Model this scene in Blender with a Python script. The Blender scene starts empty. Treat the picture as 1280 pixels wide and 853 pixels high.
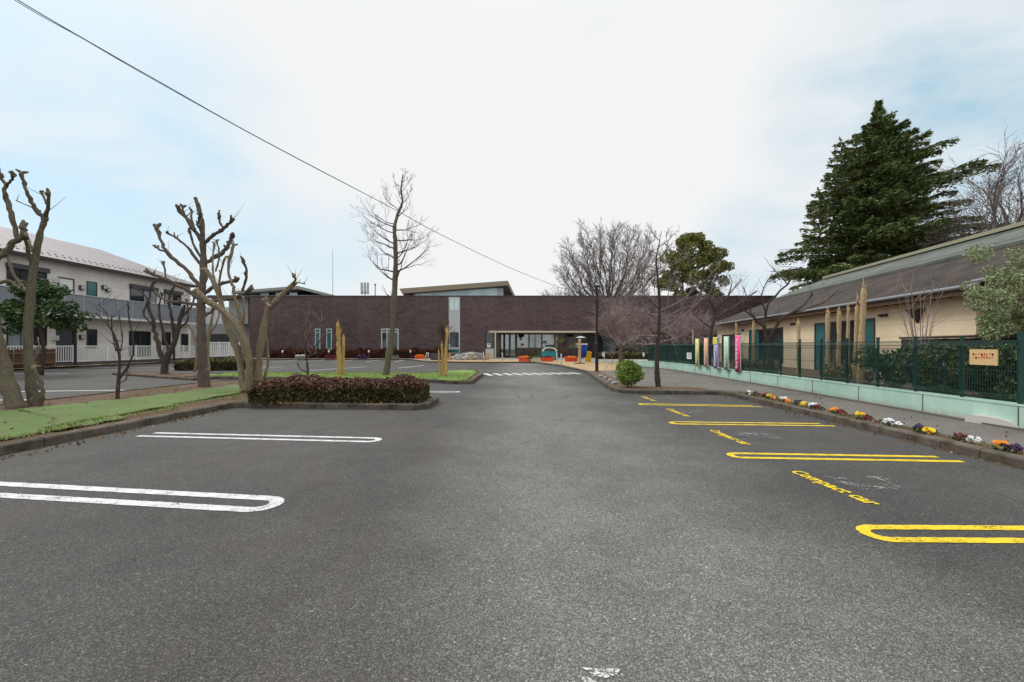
import bpy, math, random
import numpy as np
from mathutils import Vector, Matrix
random.seed(7)
RNG = np.random.default_rng(11)
C = bpy.context.scene.collection
K, H, HY = 569.0, 1.5, 432.0
R = math.radians

# ------------------------------------------------------------------ helpers
def at(x, y, D):
    return Vector(((x-640)/K*D, D, H+(HY-y)/K*D))
def gp(x, y, z=0.0):
    D = (H-z)*K/(y-HY)
    return ((x-640)/K*D, D)

class MB:
    def __init__(s): s.v=[]; s.f=[]
    def poly(s, pts):
        b=len(s.v); s.v += [tuple(p) for p in pts]; s.f.append(tuple(range(b,b+len(pts))))
    def hexa(s, c):
        b=len(s.v); s.v += [tuple(p) for p in c]
        for q in ((0,3,2,1),(4,5,6,7),(0,1,5,4),(1,2,6,5),(2,3,7,6),(3,0,4,7)): s.f.append(tuple(b+i for i in q))
    def box(s, x0,x1,y0,y1,z0,z1):
        s.hexa([(x0,y0,z0),(x1,y0,z0),(x1,y1,z0),(x0,y1,z0),(x0,y0,z1),(x1,y0,z1),(x1,y1,z1),(x0,y1,z1)])
    def obox(s, c, u, v, w):
        c=Vector(c);u=Vector(u)/2;v=Vector(v)/2;w=Vector(w)/2
        s.hexa([c-u-v-w,c+u-v-w,c+u+v-w,c-u+v-w,c-u-v+w,c+u-v+w,c+u+v+w,c-u+v+w])
    def prism(s, pts, z0, z1, cap=True):
        n=len(pts); b=len(s.v)
        s.v += [(p[0],p[1],z0) for p in pts]+[(p[0],p[1],z1) for p in pts]
        for i in range(n):
            j=(i+1)%n; s.f.append((b+i,b+j,b+n+j,b+n+i))
        if cap:
            s.f.append(tuple(b+n+i for i in range(n))); s.f.append(tuple(b+i for i in reversed(range(n))))
    def tube(s, pts, rad, n=8, cap=True, wob=0.0):
        pts=[Vector(p) for p in pts]; m=len(pts)
        if not hasattr(rad,'__len__'): rad=[rad]*m
        t=(pts[1]-pts[0]).normalized(); a=t.orthogonal().normalized(); b0=len(s.v)
        for i,p in enumerate(pts):
            t2=(pts[min(i+1,m-1)]-pts[max(i-1,0)])
            t2=t2.normalized() if t2.length>1e-9 else t
            a=(a-t2*a.dot(t2)); a=a.normalized() if a.length>1e-6 else t2.orthogonal().normalized()
            b=t2.cross(a); t=t2
            for k in range(n):
                w=1+ (random.uniform(-wob,wob) if wob else 0)
                th=2*math.pi*k/n
                q=p+(a*math.cos(th)+b*math.sin(th))*rad[i]*w
                s.v.append((q.x,q.y,q.z))
        for i in range(m-1):
            for k in range(n):
                k2=(k+1)%n
                s.f.append((b0+i*n+k,b0+i*n+k2,b0+(i+1)*n+k2,b0+(i+1)*n+k))
        if cap:
            s.f.append(tuple(b0+k for k in reversed(range(n)))); s.f.append(tuple(b0+(m-1)*n+k for k in range(n)))
    def lathe(s, c, prof, n=16):
        b0=len(s.v)
        for r,z in prof:
            for k in range(n):
                th=2*math.pi*k/n; s.v.append((c[0]+r*math.cos(th),c[1]+r*math.sin(th),c[2]+z))
        for i in range(len(prof)-1):
            for k in range(n):
                k2=(k+1)%n; s.f.append((b0+i*n+k,b0+i*n+k2,b0+(i+1)*n+k2,b0+(i+1)*n+k))
        s.f.append(tuple(b0+k for k in reversed(range(n)))); s.f.append(tuple(b0+(len(prof)-1)*n+k for k in range(n)))
    def build(s, name, mat, parent=None, smooth=False):
        me=bpy.data.meshes.new(name); 
        o0=Vector((0,0,0)); p=parent
        while p is not None: o0+=p.location; p=p.parent
        me.from_pydata([(a-o0.x,b-o0.y,c-o0.z) for a,b,c in s.v],[],s.f); me.update()
        me.materials.append(mat)
        if smooth: me.polygons.foreach_set('use_smooth',[True]*len(me.polygons))
        o=bpy.data.objects.new(name,me); C.objects.link(o)
        if parent: o.parent=parent
        return o

def raw(name, V, n_per, mat, parent=None):
    """fast mesh: V (N*n_per,3) array of separate n-gons"""
    V=np.asarray(V,dtype=np.float32)
    p=parent; o0=Vector((0,0,0))
    while p is not None: o0+=p.location; p=p.parent
    V=V-np.array([o0.x,o0.y,o0.z],dtype=np.float32)
    n=len(V)//n_per
    me=bpy.data.meshes.new(name)
    me.vertices.add(len(V)); me.vertices.foreach_set('co',V.ravel())
    me.loops.add(n*n_per); me.loops.foreach_set('vertex_index',np.arange(n*n_per,dtype=np.int32))
    me.polygons.add(n); me.polygons.foreach_set('loop_start',np.arange(0,n*n_per,n_per,dtype=np.int32))
    me.update(calc_edges=True); me.validate()
    me.materials.append(mat)
    o=bpy.data.objects.new(name,me); C.objects.link(o)
    if parent: o.parent=parent
    return o

def leaves(P, size, aspect=1.6, jitter=.4, tilt=None):
    """P (N,3): leaf-shaped quads (rhombi) randomly oriented; tilt = direction array (N,3) of the long axis"""
    P=np.asarray(P,float); N=len(P)
    a=RNG.normal(size=(N,3)) if tilt is None else np.asarray(tilt,float)+RNG.normal(size=(N,3))*jitter
    a/=np.linalg.norm(a,axis=1,keepdims=True)
    b=np.cross(a,RNG.normal(size=(N,3))); b/=np.linalg.norm(b,axis=1,keepdims=True)
    s=(size*RNG.uniform(.6,1.35,size=(N,1)))
    L=a*s*.5*aspect; W=b*s*.5
    return np.stack([P-L,P+W-L*.1,P+L,P-W-L*.1],axis=1).reshape(-1,3)

def tag(o,label=None,cat=None,group=None,kind=None):
    if label: o['label']=label
    if cat: o['category']=cat
    if group: o['group']=group
    if kind: o['kind']=kind
    return o
def thing(name,label,cat,loc=(0,0,0),group=None):
    o=bpy.data.objects.new(name,None); C.objects.link(o); o.location=loc; o.empty_display_size=.2
    return tag(o,label,cat,group)
def copy_tree(o,parent=None):
    c=o.copy(); C.objects.link(c); c.parent=parent
    for ch in list(o.children): copy_tree(ch,c)
    return c

# ------------------------------------------------------------------ materials
def nt(name):
    m=bpy.data.materials.new(name); m.use_nodes=True
    t=m.node_tree; b=t.nodes['Principled BSDF']
    return m,t,b
def N(t,typ,**kw):
    n=t.nodes.new(typ)
    for k,v in kw.items():
        if k in n.inputs: n.inputs[k].default_value=v
        else: setattr(n,k,v)
    return n
def ramp(t,fac,stops):
    r=t.nodes.new('ShaderNodeValToRGB'); e=r.color_ramp.elements
    while len(e)<len(stops): e.new(.5)
    for i,(p,c) in enumerate(stops):
        e[i].position=p; e[i].color=(*c,1) if len(c)==3 else c
    t.links.new(fac,r.inputs[0]); return r.outputs[0]
def g(v): return (v,v,v)
def noise(t,scale,detail=4,rough=.6,vec=None,dist=0):
    n=N(t,'ShaderNodeTexNoise'); n.inputs['Scale'].default_value=scale; n.inputs['Detail'].default_value=detail
    n.inputs['Roughness'].default_value=rough; n.inputs['Distortion'].default_value=dist
    if vec is not None: t.links.new(vec,n.inputs['Vector'])
    return n.outputs['Fac']
def coord(t,scale=(1,1,1),rot=(0,0,0)):
    c=t.nodes.new('ShaderNodeNewGeometry'); m=N(t,'ShaderNodeMapping'); m.inputs['Scale'].default_value=scale; m.inputs['Rotation'].default_value=rot
    t.links.new(c.outputs['Position'],m.inputs['Vector']); return m.outputs['Vector']
def mix(t,fac,a,b,mode='MIX'):
    m=t.nodes.new('ShaderNodeMix'); m.data_type='RGBA'; m.blend_type=mode
    for s,v in ((0,fac),(6,a),(7,b)):
        if isinstance(v,(int,float)): m.inputs[s].default_value=v
        elif isinstance(v,tuple): m.inputs[s].default_value=(*v,1) if len(v)==3 else v
        else: t.links.new(v,m.inputs[s])
    return m.outputs[2]
def bump(t,b,h,strength,dist=.01):
    n=N(t,'ShaderNodeBump'); n.inputs['Strength'].default_value=strength; n.inputs['Distance'].default_value=dist
    t.links.new(h,n.inputs['Height']); t.links.new(n.outputs[0],b.inputs['Normal'])
def mat(name,col,rough=.6,var=.18,scale=6,bmp=0,metal=0,spec=.4,scale2=None):
    """painted / plain surface with soft two-scale variation"""
    m,t,b=nt(name); v=coord(t)
    n1=noise(t,scale,5,.6,v); n2=noise(t,scale2 or scale*7,3,.6,v)
    c=mix(t,n1,tuple(x*(1-var) for x in col),tuple(min(1,x*(1+var)) for x in col))
    c=mix(t,.35,c,mix(t,n2,tuple(x*(1-var*1.3) for x in col),tuple(min(1,x*(1+var*1.3)) for x in col)))
    t.links.new(c,b.inputs['Base Color']); b.inputs['Roughness'].default_value=rough; b.inputs['Metallic'].default_value=metal
    b.inputs['Specular IOR Level'].default_value=spec
    if bmp: bump(t,b,n2,bmp,.02)
    return m
def leafmat(name,cols,rough=.55,spec=.3,trans=.0):
    m,t,b=nt(name); ge=t.nodes.new('ShaderNodeNewGeometry')
    n=noise(t,1.3,3,.6,coord(t))
    mx=N(t,'ShaderNodeMath',operation='MULTIPLY_ADD'); t.links.new(ge.outputs['Random Per Island'],mx.inputs[0]); mx.inputs[1].default_value=.6
    m2=N(t,'ShaderNodeMath',operation='MULTIPLY'); t.links.new(n,m2.inputs[0]); m2.inputs[1].default_value=.5; t.links.new(m2.outputs[0],mx.inputs[2])
    k=len(cols); c=ramp(t,mx.outputs[0],[(0.1+.85*i/max(1,k-1),cc) for i,cc in enumerate(cols)])
    t.links.new(c,b.inputs['Base Color']); b.inputs['Roughness'].default_value=rough; b.inputs['Specular IOR Level'].default_value=spec
    return m
def bark(name,a,bb,sc=9,moss=None):
    m,t,b=nt(name); v=coord(t,(1,1,.22)); n1=noise(t,sc*2.5,6,.7,v,.6); n2=noise(t,1.8,4,.6,coord(t))
    c=ramp(t,n1,[(.3,a),(.7,bb)])
    c=mix(t,ramp(t,n2,[(.35,g(0)),(.65,g(1))]),c,moss or tuple(x*.75 for x in bb))
    vk=N(t,'ShaderNodeTexVoronoi',feature='DISTANCE_TO_EDGE'); vk.inputs['Scale'].default_value=sc*3.4; t.links.new(coord(t,(1,1,.28)),vk.inputs['Vector'])
    cr=ramp(t,vk.outputs['Distance'],[(0,g(.72)),(.2,g(1))]); c=mix(t,1.0,c,cr,'MULTIPLY')
    lp_=noise(t,6,5,.75,coord(t),.3); c=mix(t,ramp(t,lp_,[(.60,g(0)),(.68,g(.55))]),c,tuple(min(.5,x*1.7) for x in bb))
    t.links.new(c,b.inputs['Base Color']); b.inputs['Roughness'].default_value=.9; b.inputs['Specular IOR Level'].default_value=.15
    mh=mix(t,.5,n1,cr); bump(t,b,mh,1.0,.05); return m

# asphalt: aggregate, worn lane, stains
def asphalt():
    m,t,b=nt('asphalt'); v=coord(t)
    vo=N(t,'ShaderNodeTexVoronoi'); vo.inputs['Scale'].default_value=180; t.links.new(v,vo.inputs['Vector'])
    sep=t.nodes.new('ShaderNodeSeparateColor'); t.links.new(vo.outputs['Color'],sep.inputs[0])
    vo2=N(t,'ShaderNodeTexVoronoi'); vo2.inputs['Scale'].default_value=70; t.links.new(v,vo2.inputs['Vector'])
    sep2=t.nodes.new('ShaderNodeSeparateColor'); t.links.new(vo2.outputs['Color'],sep2.inputs[0])
    stone=ramp(t,sep.outputs[0],[(0,(.036,.036,.036)),(.45,(.064,.064,.062)),(.8,(.098,.097,.092)),(1,(.20,.196,.186))])
    big=ramp(t,sep2.outputs[1],[(0,g(.82)),(.90,g(1.0)),(.985,g(1.12)),(1,g(2.0))])
    c=mix(t,1.0,stone,big,'MULTIPLY')
    n=noise(t,.35,5,.62,v); n2=noise(t,2.2,5,.65,v)
    c=mix(t,1.0,c,ramp(t,n,[(.3,g(.74)),(.7,g(1.18))]),'MULTIPLY')
    c=mix(t,1.0,c,ramp(t,n2,[(.3,g(.86)),(.7,g(1.10))]),'MULTIPLY')
    # worn, paler, dustier strip where the cars drive
    sx=t.nodes.new('ShaderNodeSeparateXYZ'); t.links.new(v,sx.inputs[0])
    wv=noise(t,.25,3,.6,v)
    a=N(t,'ShaderNodeMath',operation='MULTIPLY_ADD'); t.links.new(wv,a.inputs[0]); a.inputs[1].default_value=2.4; t.links.new(sx.outputs[0],a.inputs[2])
    a2=N(t,'ShaderNodeMath',operation='SUBTRACT'); t.links.new(a.outputs[0],a2.inputs[0]); a2.inputs[1].default_value=2.05
    ab=N(t,'ShaderNodeMath',operation='ABSOLUTE'); t.links.new(a2.outputs[0],ab.inputs[0])
    lane=ramp(t,ab.outputs[0],[(0.35,g(1)),(1,g(0))])
    mr=N(t,'ShaderNodeMapRange'); t.links.new(ab.outputs[0],mr.inputs[0]); mr.inputs[1].default_value=.7; mr.inputs[2].default_value=2.3; mr.inputs[3].default_value=1; mr.inputs[4].default_value=0
    c=mix(t,mr.outputs[0],mix(t,1.0,c,(.90,.89,.885),'MULTIPLY'),mix(t,1.0,c,(1.88,1.90,1.86),'MULTIPLY'))
    # oil and brownish dirt spots
    n3=noise(t,.8,6,.7,coord(t,(1,1,1),(0,0,1)),.5)
    c=mix(t,ramp(t,n3,[(.62,g(0)),(.72,g(.45))]),c,(.05,.04,.03))
    n6=noise(t,.45,6,.75,coord(t,(1.2,.5,1),(0,0,.5)),.8)
    c=mix(t,ramp(t,n6,[(.55,g(0)),(.68,g(.5))]),c,(.085,.062,.045))
    # hairline cracks, only in places
    vc=N(t,'ShaderNodeTexVoronoi',feature='DISTANCE_TO_EDGE'); vc.inputs['Scale'].default_value=.55
    wn=t.nodes.new('ShaderNodeVectorMath'); wn.operation='ADD'; nz=N(t,'ShaderNodeTexNoise'); nz.inputs['Scale'].default_value=3; nz.inputs['Detail'].default_value=5; t.links.new(v,nz.inputs['Vector'])
    sc_=t.nodes.new('ShaderNodeVectorMath'); sc_.operation='SCALE'; sc_.inputs['Scale'].default_value=.35; t.links.new(nz.outputs['Color'],sc_.inputs[0]); t.links.new(v,wn.inputs[0]); t.links.new(sc_.outputs[0],wn.inputs[1]); t.links.new(wn.outputs[0],vc.inputs['Vector'])
    ck=ramp(t,vc.outputs['Distance'],[(0,g(.6)),(.006,g(0))]); mk=ramp(t,noise(t,.3,3,.5,v),[(.5,g(0)),(.6,g(1))])
    c=mix(t,mix(t,1.0,ck,mk,'MULTIPLY'),c,(.02,.018,.016))
    t.links.new(c,b.inputs['Base Color']); b.inputs['Roughness'].default_value=.85; b.inputs['Specular IOR Level'].default_value=.3
    bump(t,b,vo.outputs['Distance'],.35,.004)
    return m
M={}
M['asphalt']=asphalt()
def paving():
    m,t,b=nt('path_surface'); v=coord(t)
    vo=N(t,'ShaderNodeTexVoronoi'); vo.inputs['Scale'].default_value=110; t.links.new(v,vo.inputs['Vector'])
    sep=t.nodes.new('ShaderNodeSeparateColor'); t.links.new(vo.outputs['Color'],sep.inputs[0])
    c=ramp(t,sep.outputs[0],[(0,(.07,.066,.058)),(.8,(.14,.13,.115)),(1,(.27,.26,.23))])
    c=mix(t,1.0,c,ramp(t,noise(t,.5,6,.65,v),[(.3,g(.75)),(.7,g(1.25))]),'MULTIPLY')
    c=mix(t,ramp(t,noise(t,.9,5,.7,v),[(.55,g(0)),(.7,g(.4))]),c,(.16,.12,.085))
    t.links.new(c,b.inputs['Base Color']); b.inputs['Roughness'].default_value=.9
    bump(t,b,vo.outputs['Distance'],.3,.005); return m
M['path']=paving()
def concrete(name,base,dirt,st=.5):
    m,t,b=nt(name); v=coord(t)
    n=noise(t,3,6,.7,v); n2=noise(t,45,3,.6,v); n3=noise(t,.8,4,.6,v)
    c=mix(t,n2,tuple(x*.8 for x in base),tuple(x*1.15 for x in base))
    c=mix(t,ramp(t,n,[(.42,g(0)),(.66,g(st))]),c,dirt)
    c=mix(t,1.0,c,ramp(t,n3,[(.3,g(.85)),(.7,g(1.12))]),'MULTIPLY')
    t.links.new(c,b.inputs['Base Color']); b.inputs['Roughness'].default_value=.9; b.inputs['Specular IOR Level'].default_value=.2
    bump(t,b,n2,.4,.01); return m
M['kerb']=concrete('kerb_concrete',(.135,.118,.095),(.05,.038,.026),.95)
M['concrete']=concrete('pale_concrete',(.33,.32,.29),(.16,.14,.11),.6)
M['tan']=concrete('tan_paving',(.42,.31,.17),(.25,.18,.1),.5)
M['soil']=None
def soil():
    m,t,b=nt('soil'); v=coord(t); n=noise(t,14,7,.75,v); n2=noise(t,1.5,4,.6,v); n3=noise(t,60,3,.7,v)
    c=ramp(t,n,[(.3,(.05,.028,.016)),(.5,(.12,.068,.038)),(.72,(.22,.13,.075))])
    c=mix(t,ramp(t,n2,[(.4,g(0)),(.7,g(.6))]),c,(.17,.13,.09))
    c=mix(t,1.0,c,ramp(t,n3,[(.3,g(.6)),(.7,g(1.35))]),'MULTIPLY')
    t.links.new(c,b.inputs['Base Color']); b.inputs['Roughness'].default_value=1
    bump(t,b,n,1,.05); return m
M['soil']=soil()
def paint(name,col,wear=.35):
    m,t,b=nt(name); v=coord(t); n=noise(t,60,5,.75,v); n2=noise(t,5,4,.6,v)
    ad=N(t,'ShaderNodeMath',operation='MULTIPLY_ADD'); t.links.new(n2,ad.inputs[0]); ad.inputs[1].default_value=.35; t.links.new(n,ad.inputs[2])
    f=ramp(t,ad.outputs[0],[(wear-.07,g(1)),(wear+.03,g(0))])
    inv=N(t,'ShaderNodeMath',operation='SUBTRACT'); inv.inputs[0].default_value=1; t.links.new(f,inv.inputs[1]); t.links.new(inv.outputs[0],b.inputs['Alpha'])
    c=mix(t,noise(t,9,6,.7,v),tuple(x*.78 for x in col),tuple(min(1,x*1.08) for x in col))
    c=mix(t,1.0,c,ramp(t,n2,[(.3,g(.88)),(.7,g(1.06))]),'MULTIPLY')
    t.links.new(c,b.inputs['Base Color']); b.inputs['Roughness'].default_value=.7
    bump(t,b,n,.3,.005); return m
M['white_line']=paint('white_road_paint',(.66,.67,.68),.60)
M['yellow_line']=paint('yellow_road_paint',(.80,.58,.008),.60)
M['faded']=paint('worn_white_paint',(.5,.5,.49),.76)
M['crayon']=paint('scuffed_white_paint',(.7,.7,.68),.68)
def tile():
    m,t,b=nt('brown_tile'); ge=t.nodes.new('ShaderNodeNewGeometry'); sx=t.nodes.new('ShaderNodeSeparateXYZ'); t.links.new(ge.outputs['Position'],sx.inputs[0])
    cb=t.nodes.new('ShaderNodeCombineXYZ'); t.links.new(sx.outputs[0],cb.inputs[0]); t.links.new(sx.outputs[2],cb.inputs[1])
    br=N(t,'ShaderNodeTexBrick'); t.links.new(cb.outputs[0],br.inputs['Vector'])
    br.inputs['Scale'].default_value=1; br.inputs['Brick Width'].default_value=.42; br.inputs['Row Height'].default_value=.13; br.inputs['Mortar Size'].default_value=.012
    br.inputs['Color1'].default_value=(.070,.042,.042,1); br.inputs['Color2'].default_value=(.125,.080,.076,1); br.inputs['Mortar'].default_value=(.045,.034,.032,1)
    c=br.outputs['Color']
    n=noise(t,.22,5,.65,coord(t,(1,1,1.6))); c=mix(t,1.0,c,ramp(t,n,[(.3,g(.78)),(.7,g(1.3))]),'MULTIPLY')
    # wider blotches of greyer tile and pale run-off streaks
    n4=noise(t,1.1,4,.7,coord(t,(.6,1,3))); c=mix(t,ramp(t,n4,[(.5,g(0)),(.7,g(.35))]),c,(.15,.12,.12))
    n5=noise(t,1.0,5,.7,coord(t,(1.3,1,.07))); c=mix(t,ramp(t,n5,[(.62,g(0)),(.75,g(.4))]),c,(.2,.18,.175))
    t.links.new(c,b.inputs['Base Color']); b.inputs['Roughness'].default_value=.5; b.inputs['Specular IOR Level'].default_value=.4
    return m
M['tile']=tile()
M['joint']=mat('joint_sealant',(.13,.10,.095),.7)
def siding(name,col,lines=.455,vert=None):
    m,t,b=nt(name); ge=t.nodes.new('ShaderNodeNewGeometry'); sx=t.nodes.new('ShaderNodeSeparateXYZ'); t.links.new(ge.outputs['Position'],sx.inputs[0])
    cb=t.nodes.new('ShaderNodeCombineXYZ'); t.links.new(sx.outputs[1],cb.inputs[0]); t.links.new(sx.outputs[2],cb.inputs[1])
    br=N(t,'ShaderNodeTexBrick'); t.links.new(cb.outputs[0],br.inputs['Vector'])
    br.inputs['Scale'].default_value=1; br.inputs['Brick Width'].default_value=vert or 3.0; br.inputs['Row Height'].default_value=lines; br.inputs['Mortar Size'].default_value=.006
    br.inputs['Color1'].default_value=(*col,1); br.inputs['Color2'].default_value=(*[x*.95 for x in col],1); br.inputs['Mortar'].default_value=(*[x*.55 for x in col],1)
    v=coord(t); c=mix(t,1.0,br.outputs['Color'],ramp(t,noise(t,.9,5,.6,coord(t,(1,1,.4))),[(.3,g(.88)),(.7,g(1.06))]),'MULTIPLY')
    c=mix(t,1.0,c,ramp(t,noise(t,18,3,.6,v),[(.3,g(.94)),(.7,g(1.05))]),'MULTIPLY')
    t.links.new(c,b.inputs['Base Color']); b.inputs['Roughness'].default_value=.75; b.inputs['Specular IOR Level'].default_value=.25
    return m
M['cream']=siding('cream_siding',(.86,.70,.49))
M['apt']=siding('pale_siding',(.80,.75,.70),.6)
def roofm(name,a,bb,sc=(1,1,1),row=.3,rough=.55,spec=.4):
    m,t,b=nt(name); v=coord(t,sc); n=noise(t,1.2,6,.7,v); n2=noise(t,9,4,.7,coord(t,(1,1,3)))
    c=ramp(t,n,[(.3,a),(.7,bb)]); c=mix(t,1.0,c,ramp(t,n2,[(.3,g(.75)),(.7,g(1.2))]),'MULTIPLY')
    w=N(t,'ShaderNodeTexWave',wave_type='BANDS',bands_direction='Z'); w.inputs['Scale'].default_value=.5/row*.63; w.inputs['Distortion'].default_value=.3; t.links.new(coord(t),w.inputs['Vector'])
    c=mix(t,1.0,c,ramp(t,w.outputs['Fac'],[(.0,g(.62)),(.16,g(1))]),'MULTIPLY')
    t.links.new(c,b.inputs['Base Color']); b.inputs['Roughness'].default_value=rough; b.inputs['Specular IOR Level'].default_value=spec
    return m
M['slate']=roofm('weathered_slate',(.014,.010,.008),(.082,.062,.050),row=.13,spec=.2,rough=.7)
M['metal_roof']=roofm('pale_metal_roof',(.075,.085,.075),(.15,.165,.145),row=.5,rough=.6,spec=.2)
M['apt_roof']=roofm('grey_roof_tiles',(.20,.18,.19),(.28,.255,.265),row=.17,rough=.6)
M['ridge']=mat('ridge_metal',(.30,.29,.20),.5,metal=.0)
M['soffit']=mat('brown_soffit',(.10,.055,.03),.7)
M['darkbrown']=mat('dark_brown_trim',(.035,.022,.018),.5)
M['white']=mat('white_paint',(.74,.75,.75),.5,.06)
M['offwhite']=mat('offwhite_panel',(.50,.52,.53),.6,.08)
M['greyblue']=mat('grey_rail_panel',(.215,.235,.26),.5,.06,.6)
M['grey']=mat('grey_render',(.30,.30,.29),.8,.15,1.2)
M['darkgrey']=mat('dark_grey_metal',(.06,.06,.065),.5)
M['creamtrim']=mat('cream_lintel',(.60,.53,.40),.6,.08)
M['eavetan']=mat('tan_fascia',(.30,.25,.18),.55,.1,1.0)
M['greenmetal']=mat('green_coated_metal',(.010,.052,.040),.5,.15)
def mint():
    m,t,b=nt('mint_paint'); v=coord(t); n=noise(t,2,5,.6,v); n2=noise(t,1.6,5,.75,coord(t,(1,3.5,.35)))
    c=ramp(t,n,[(.3,(.34,.55,.47)),(.7,(.47,.67,.58))])
    c=mix(t,ramp(t,n2,[(.60,g(0)),(.74,g(.7))]),c,(.42,.36,.14))
    sx=t.nodes.new('ShaderNodeSeparateXYZ'); t.links.new(v,sx.inputs[0])
    mr=N(t,'ShaderNodeMapRange'); t.links.new(sx.outputs[2],mr.inputs[0]); mr.inputs[1].default_value=.24; mr.inputs[2].default_value=.1; mr.inputs[3].default_value=0; mr.inputs[4].default_value=.8
    ml=N(t,'ShaderNodeMath',operation='MULTIPLY'); t.links.new(mr.outputs[0],ml.inputs[0]); t.links.new(ramp(t,noise(t,5,5,.7,v),[(.35,g(.1)),(.65,g(1))]),ml.inputs[1])
    c=mix(t,ml.outputs[0],c,(.3,.27,.19))
    t.links.new(c,b.inputs['Base Color']); b.inputs['Roughness'].default_value=.7; return m
M['mint']=mint()
def glass(name,col=(.015,.022,.026),rough=.06,spec=.9):
    m,t,b=nt(name); n=noise(t,.8,3,.5,coord(t))
    t.links.new(mix(t,n,tuple(x*.5 for x in col),tuple(x*1.6 for x in col)),b.inputs['Base Color'])
    b.inputs['Roughness'].default_value=rough; b.inputs['Specular IOR Level'].default_value=spec; b.inputs['IOR'].default_value=1.5
    bump(t,b,noise(t,1.3,2,.5,coord(t)),.06,.05)
    return m
M['glass']=glass('dark_window_glass'); M['curtain']=glass('curtained_glass',(.24,.28,.31),.12,.6)
M['skyglass']=glass('pale_clerestory_glass',(.50,.66,.70),.15,.7)
M['tealglass']=glass('teal_curtained_glass',(.035,.13,.14),.12,.6)
def clearglass():
    m=bpy.data.materials.new('clear_glass'); m.use_nodes=True; t=m.node_tree; t.nodes.clear()
    o=t.nodes.new('ShaderNodeOutputMaterial'); tr=N(t,'ShaderNodeBsdfTransparent'); tr.inputs[0].default_value=(.80,.86,.85,1)
    gl=N(t,'ShaderNodeBsdfGlossy'); gl.inputs['Roughness'].default_value=.03; mx=N(t,'ShaderNodeMixShader'); mx.inputs[0].default_value=.22
    t.links.new(tr.outputs[0],mx.inputs[1]); t.links.new(gl.outputs[0],mx.inputs[2]); t.links.new(mx.outputs[0],o.inputs[0]); return m
M['clear']=clearglass()
M['bark']=bark('grey_brown_bark',(.07,.055,.045),(.23,.185,.15))
M['bark_moss']=bark('mossy_bark',(.085,.07,.055),(.25,.21,.165),moss=(.19,.17,.115))
M['bark_pale']=bark('pale_smooth_bark',(.20,.155,.105),(.40,.325,.225),6,moss=(.26,.225,.145))
M['bark_dark']=bark('dark_bark',(.04,.032,.028),(.13,.10,.085))
M['twig']=bark('twig_bark',(.07,.052,.046),(.18,.14,.125))
M['twig_grey']=bark('grey_twigs',(.15,.125,.115),(.30,.25,.235))
M['twig_pink']=bark('pinkish_twigs',(.24,.18,.175),(.46,.37,.36))
M['cutwood']=mat('cut_wood',(.50,.36,.18),.8)
M['yellowwood']=bark('yellow_bare_wood',(.45,.27,.07),(.74,.50,.18),8,moss=(.62,.43,.18))
M['creamwood']=bark('peeled_cream_wood',(.44,.31,.17),(.76,.58,.35),8,moss=(.60,.43,.25))
M['hedge_red']=leafmat('reddish_hedge_leaves',[(.035,.022,.010),(.075,.040,.024),(.16,.072,.045),(.24,.14,.10)])
M['hedge_side']=leafmat('green_brown_hedge_leaves',[(.022,.028,.010),(.05,.052,.018),(.085,.065,.028),(.13,.095,.045)])
M['hedge_far']=leafmat('rust_hedge_leaves',[(.025,.010,.006),(.07,.022,.012),(.12,.04,.02)])
M['hedge_olive']=leafmat('olive_hedge_leaves',[(.05,.05,.012),(.12,.11,.03),(.18,.16,.05)])
M['bushgreen']=leafmat('bright_green_leaves',[(.05,.10,.015),(.13,.22,.035),(.26,.37,.065),(.38,.48,.11)])
M['cedar']=leafmat('cedar_needles',[(.028,.055,.022),(.075,.115,.036),(.15,.19,.058),(.26,.29,.11)])
M['evergreen']=leafmat('evergreen_leaves',[(.05,.065,.016),(.12,.14,.03),(.22,.22,.05),(.32,.29,.075)])
M['pine']=leafmat('pine_needles',[(.014,.04,.012),(.04,.085,.02),(.10,.16,.035)])
M['olive']=leafmat('olive_leaves',[(.14,.18,.09),(.25,.30,.15),(.38,.42,.22)])
M['shrub']=leafmat('dark_shrub_leaves',[(.02,.045,.016),(.045,.08,.03),(.10,.13,.05),(.16,.17,.07)])
M['straw']=leafmat('dry_grass',[(.16,.13,.06),(.28,.22,.12),(.12,.14,.05)])
M['litter']=leafmat('dry_leaves',[(.10,.05,.02),(.22,.12,.05),(.32,.20,.10)])
def turf(name,a,bb):
    m,t,b=nt(name); v=coord(t); n=noise(t,140,3,.7,v); n2=noise(t,2.3,5,.65,v)
    c=ramp(t,n,[(.3,a),(.7,bb)]); c=mix(t,ramp(t,n2,[(.45,g(0)),(.75,g(.5))]),c,(.20,.22,.07))
    n3=noise(t,2.2,6,.8,v,.4); c=mix(t,ramp(t,n3,[(.52,g(0)),(.64,g(.7))]),c,(.15,.115,.06))
    n4=noise(t,28,4,.7,v); c=mix(t,1.0,c,ramp(t,n4,[(.3,g(.72)),(.7,g(1.2))]),'MULTIPLY')
    t.links.new(c,b.inputs['Base Color']); b.inputs['Roughness'].default_value=.9; bump(t,b,n4,1,.03); return m
M['turf']=turf('artificial_turf',(.065,.125,.025),(.14,.225,.05))
M['lawn']=turf('green_lawn',(.10,.20,.02),(.21,.35,.05))
def plain(n,c,r=.6,var=.12): M[n]=mat(n,c,r,var,12)
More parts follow.
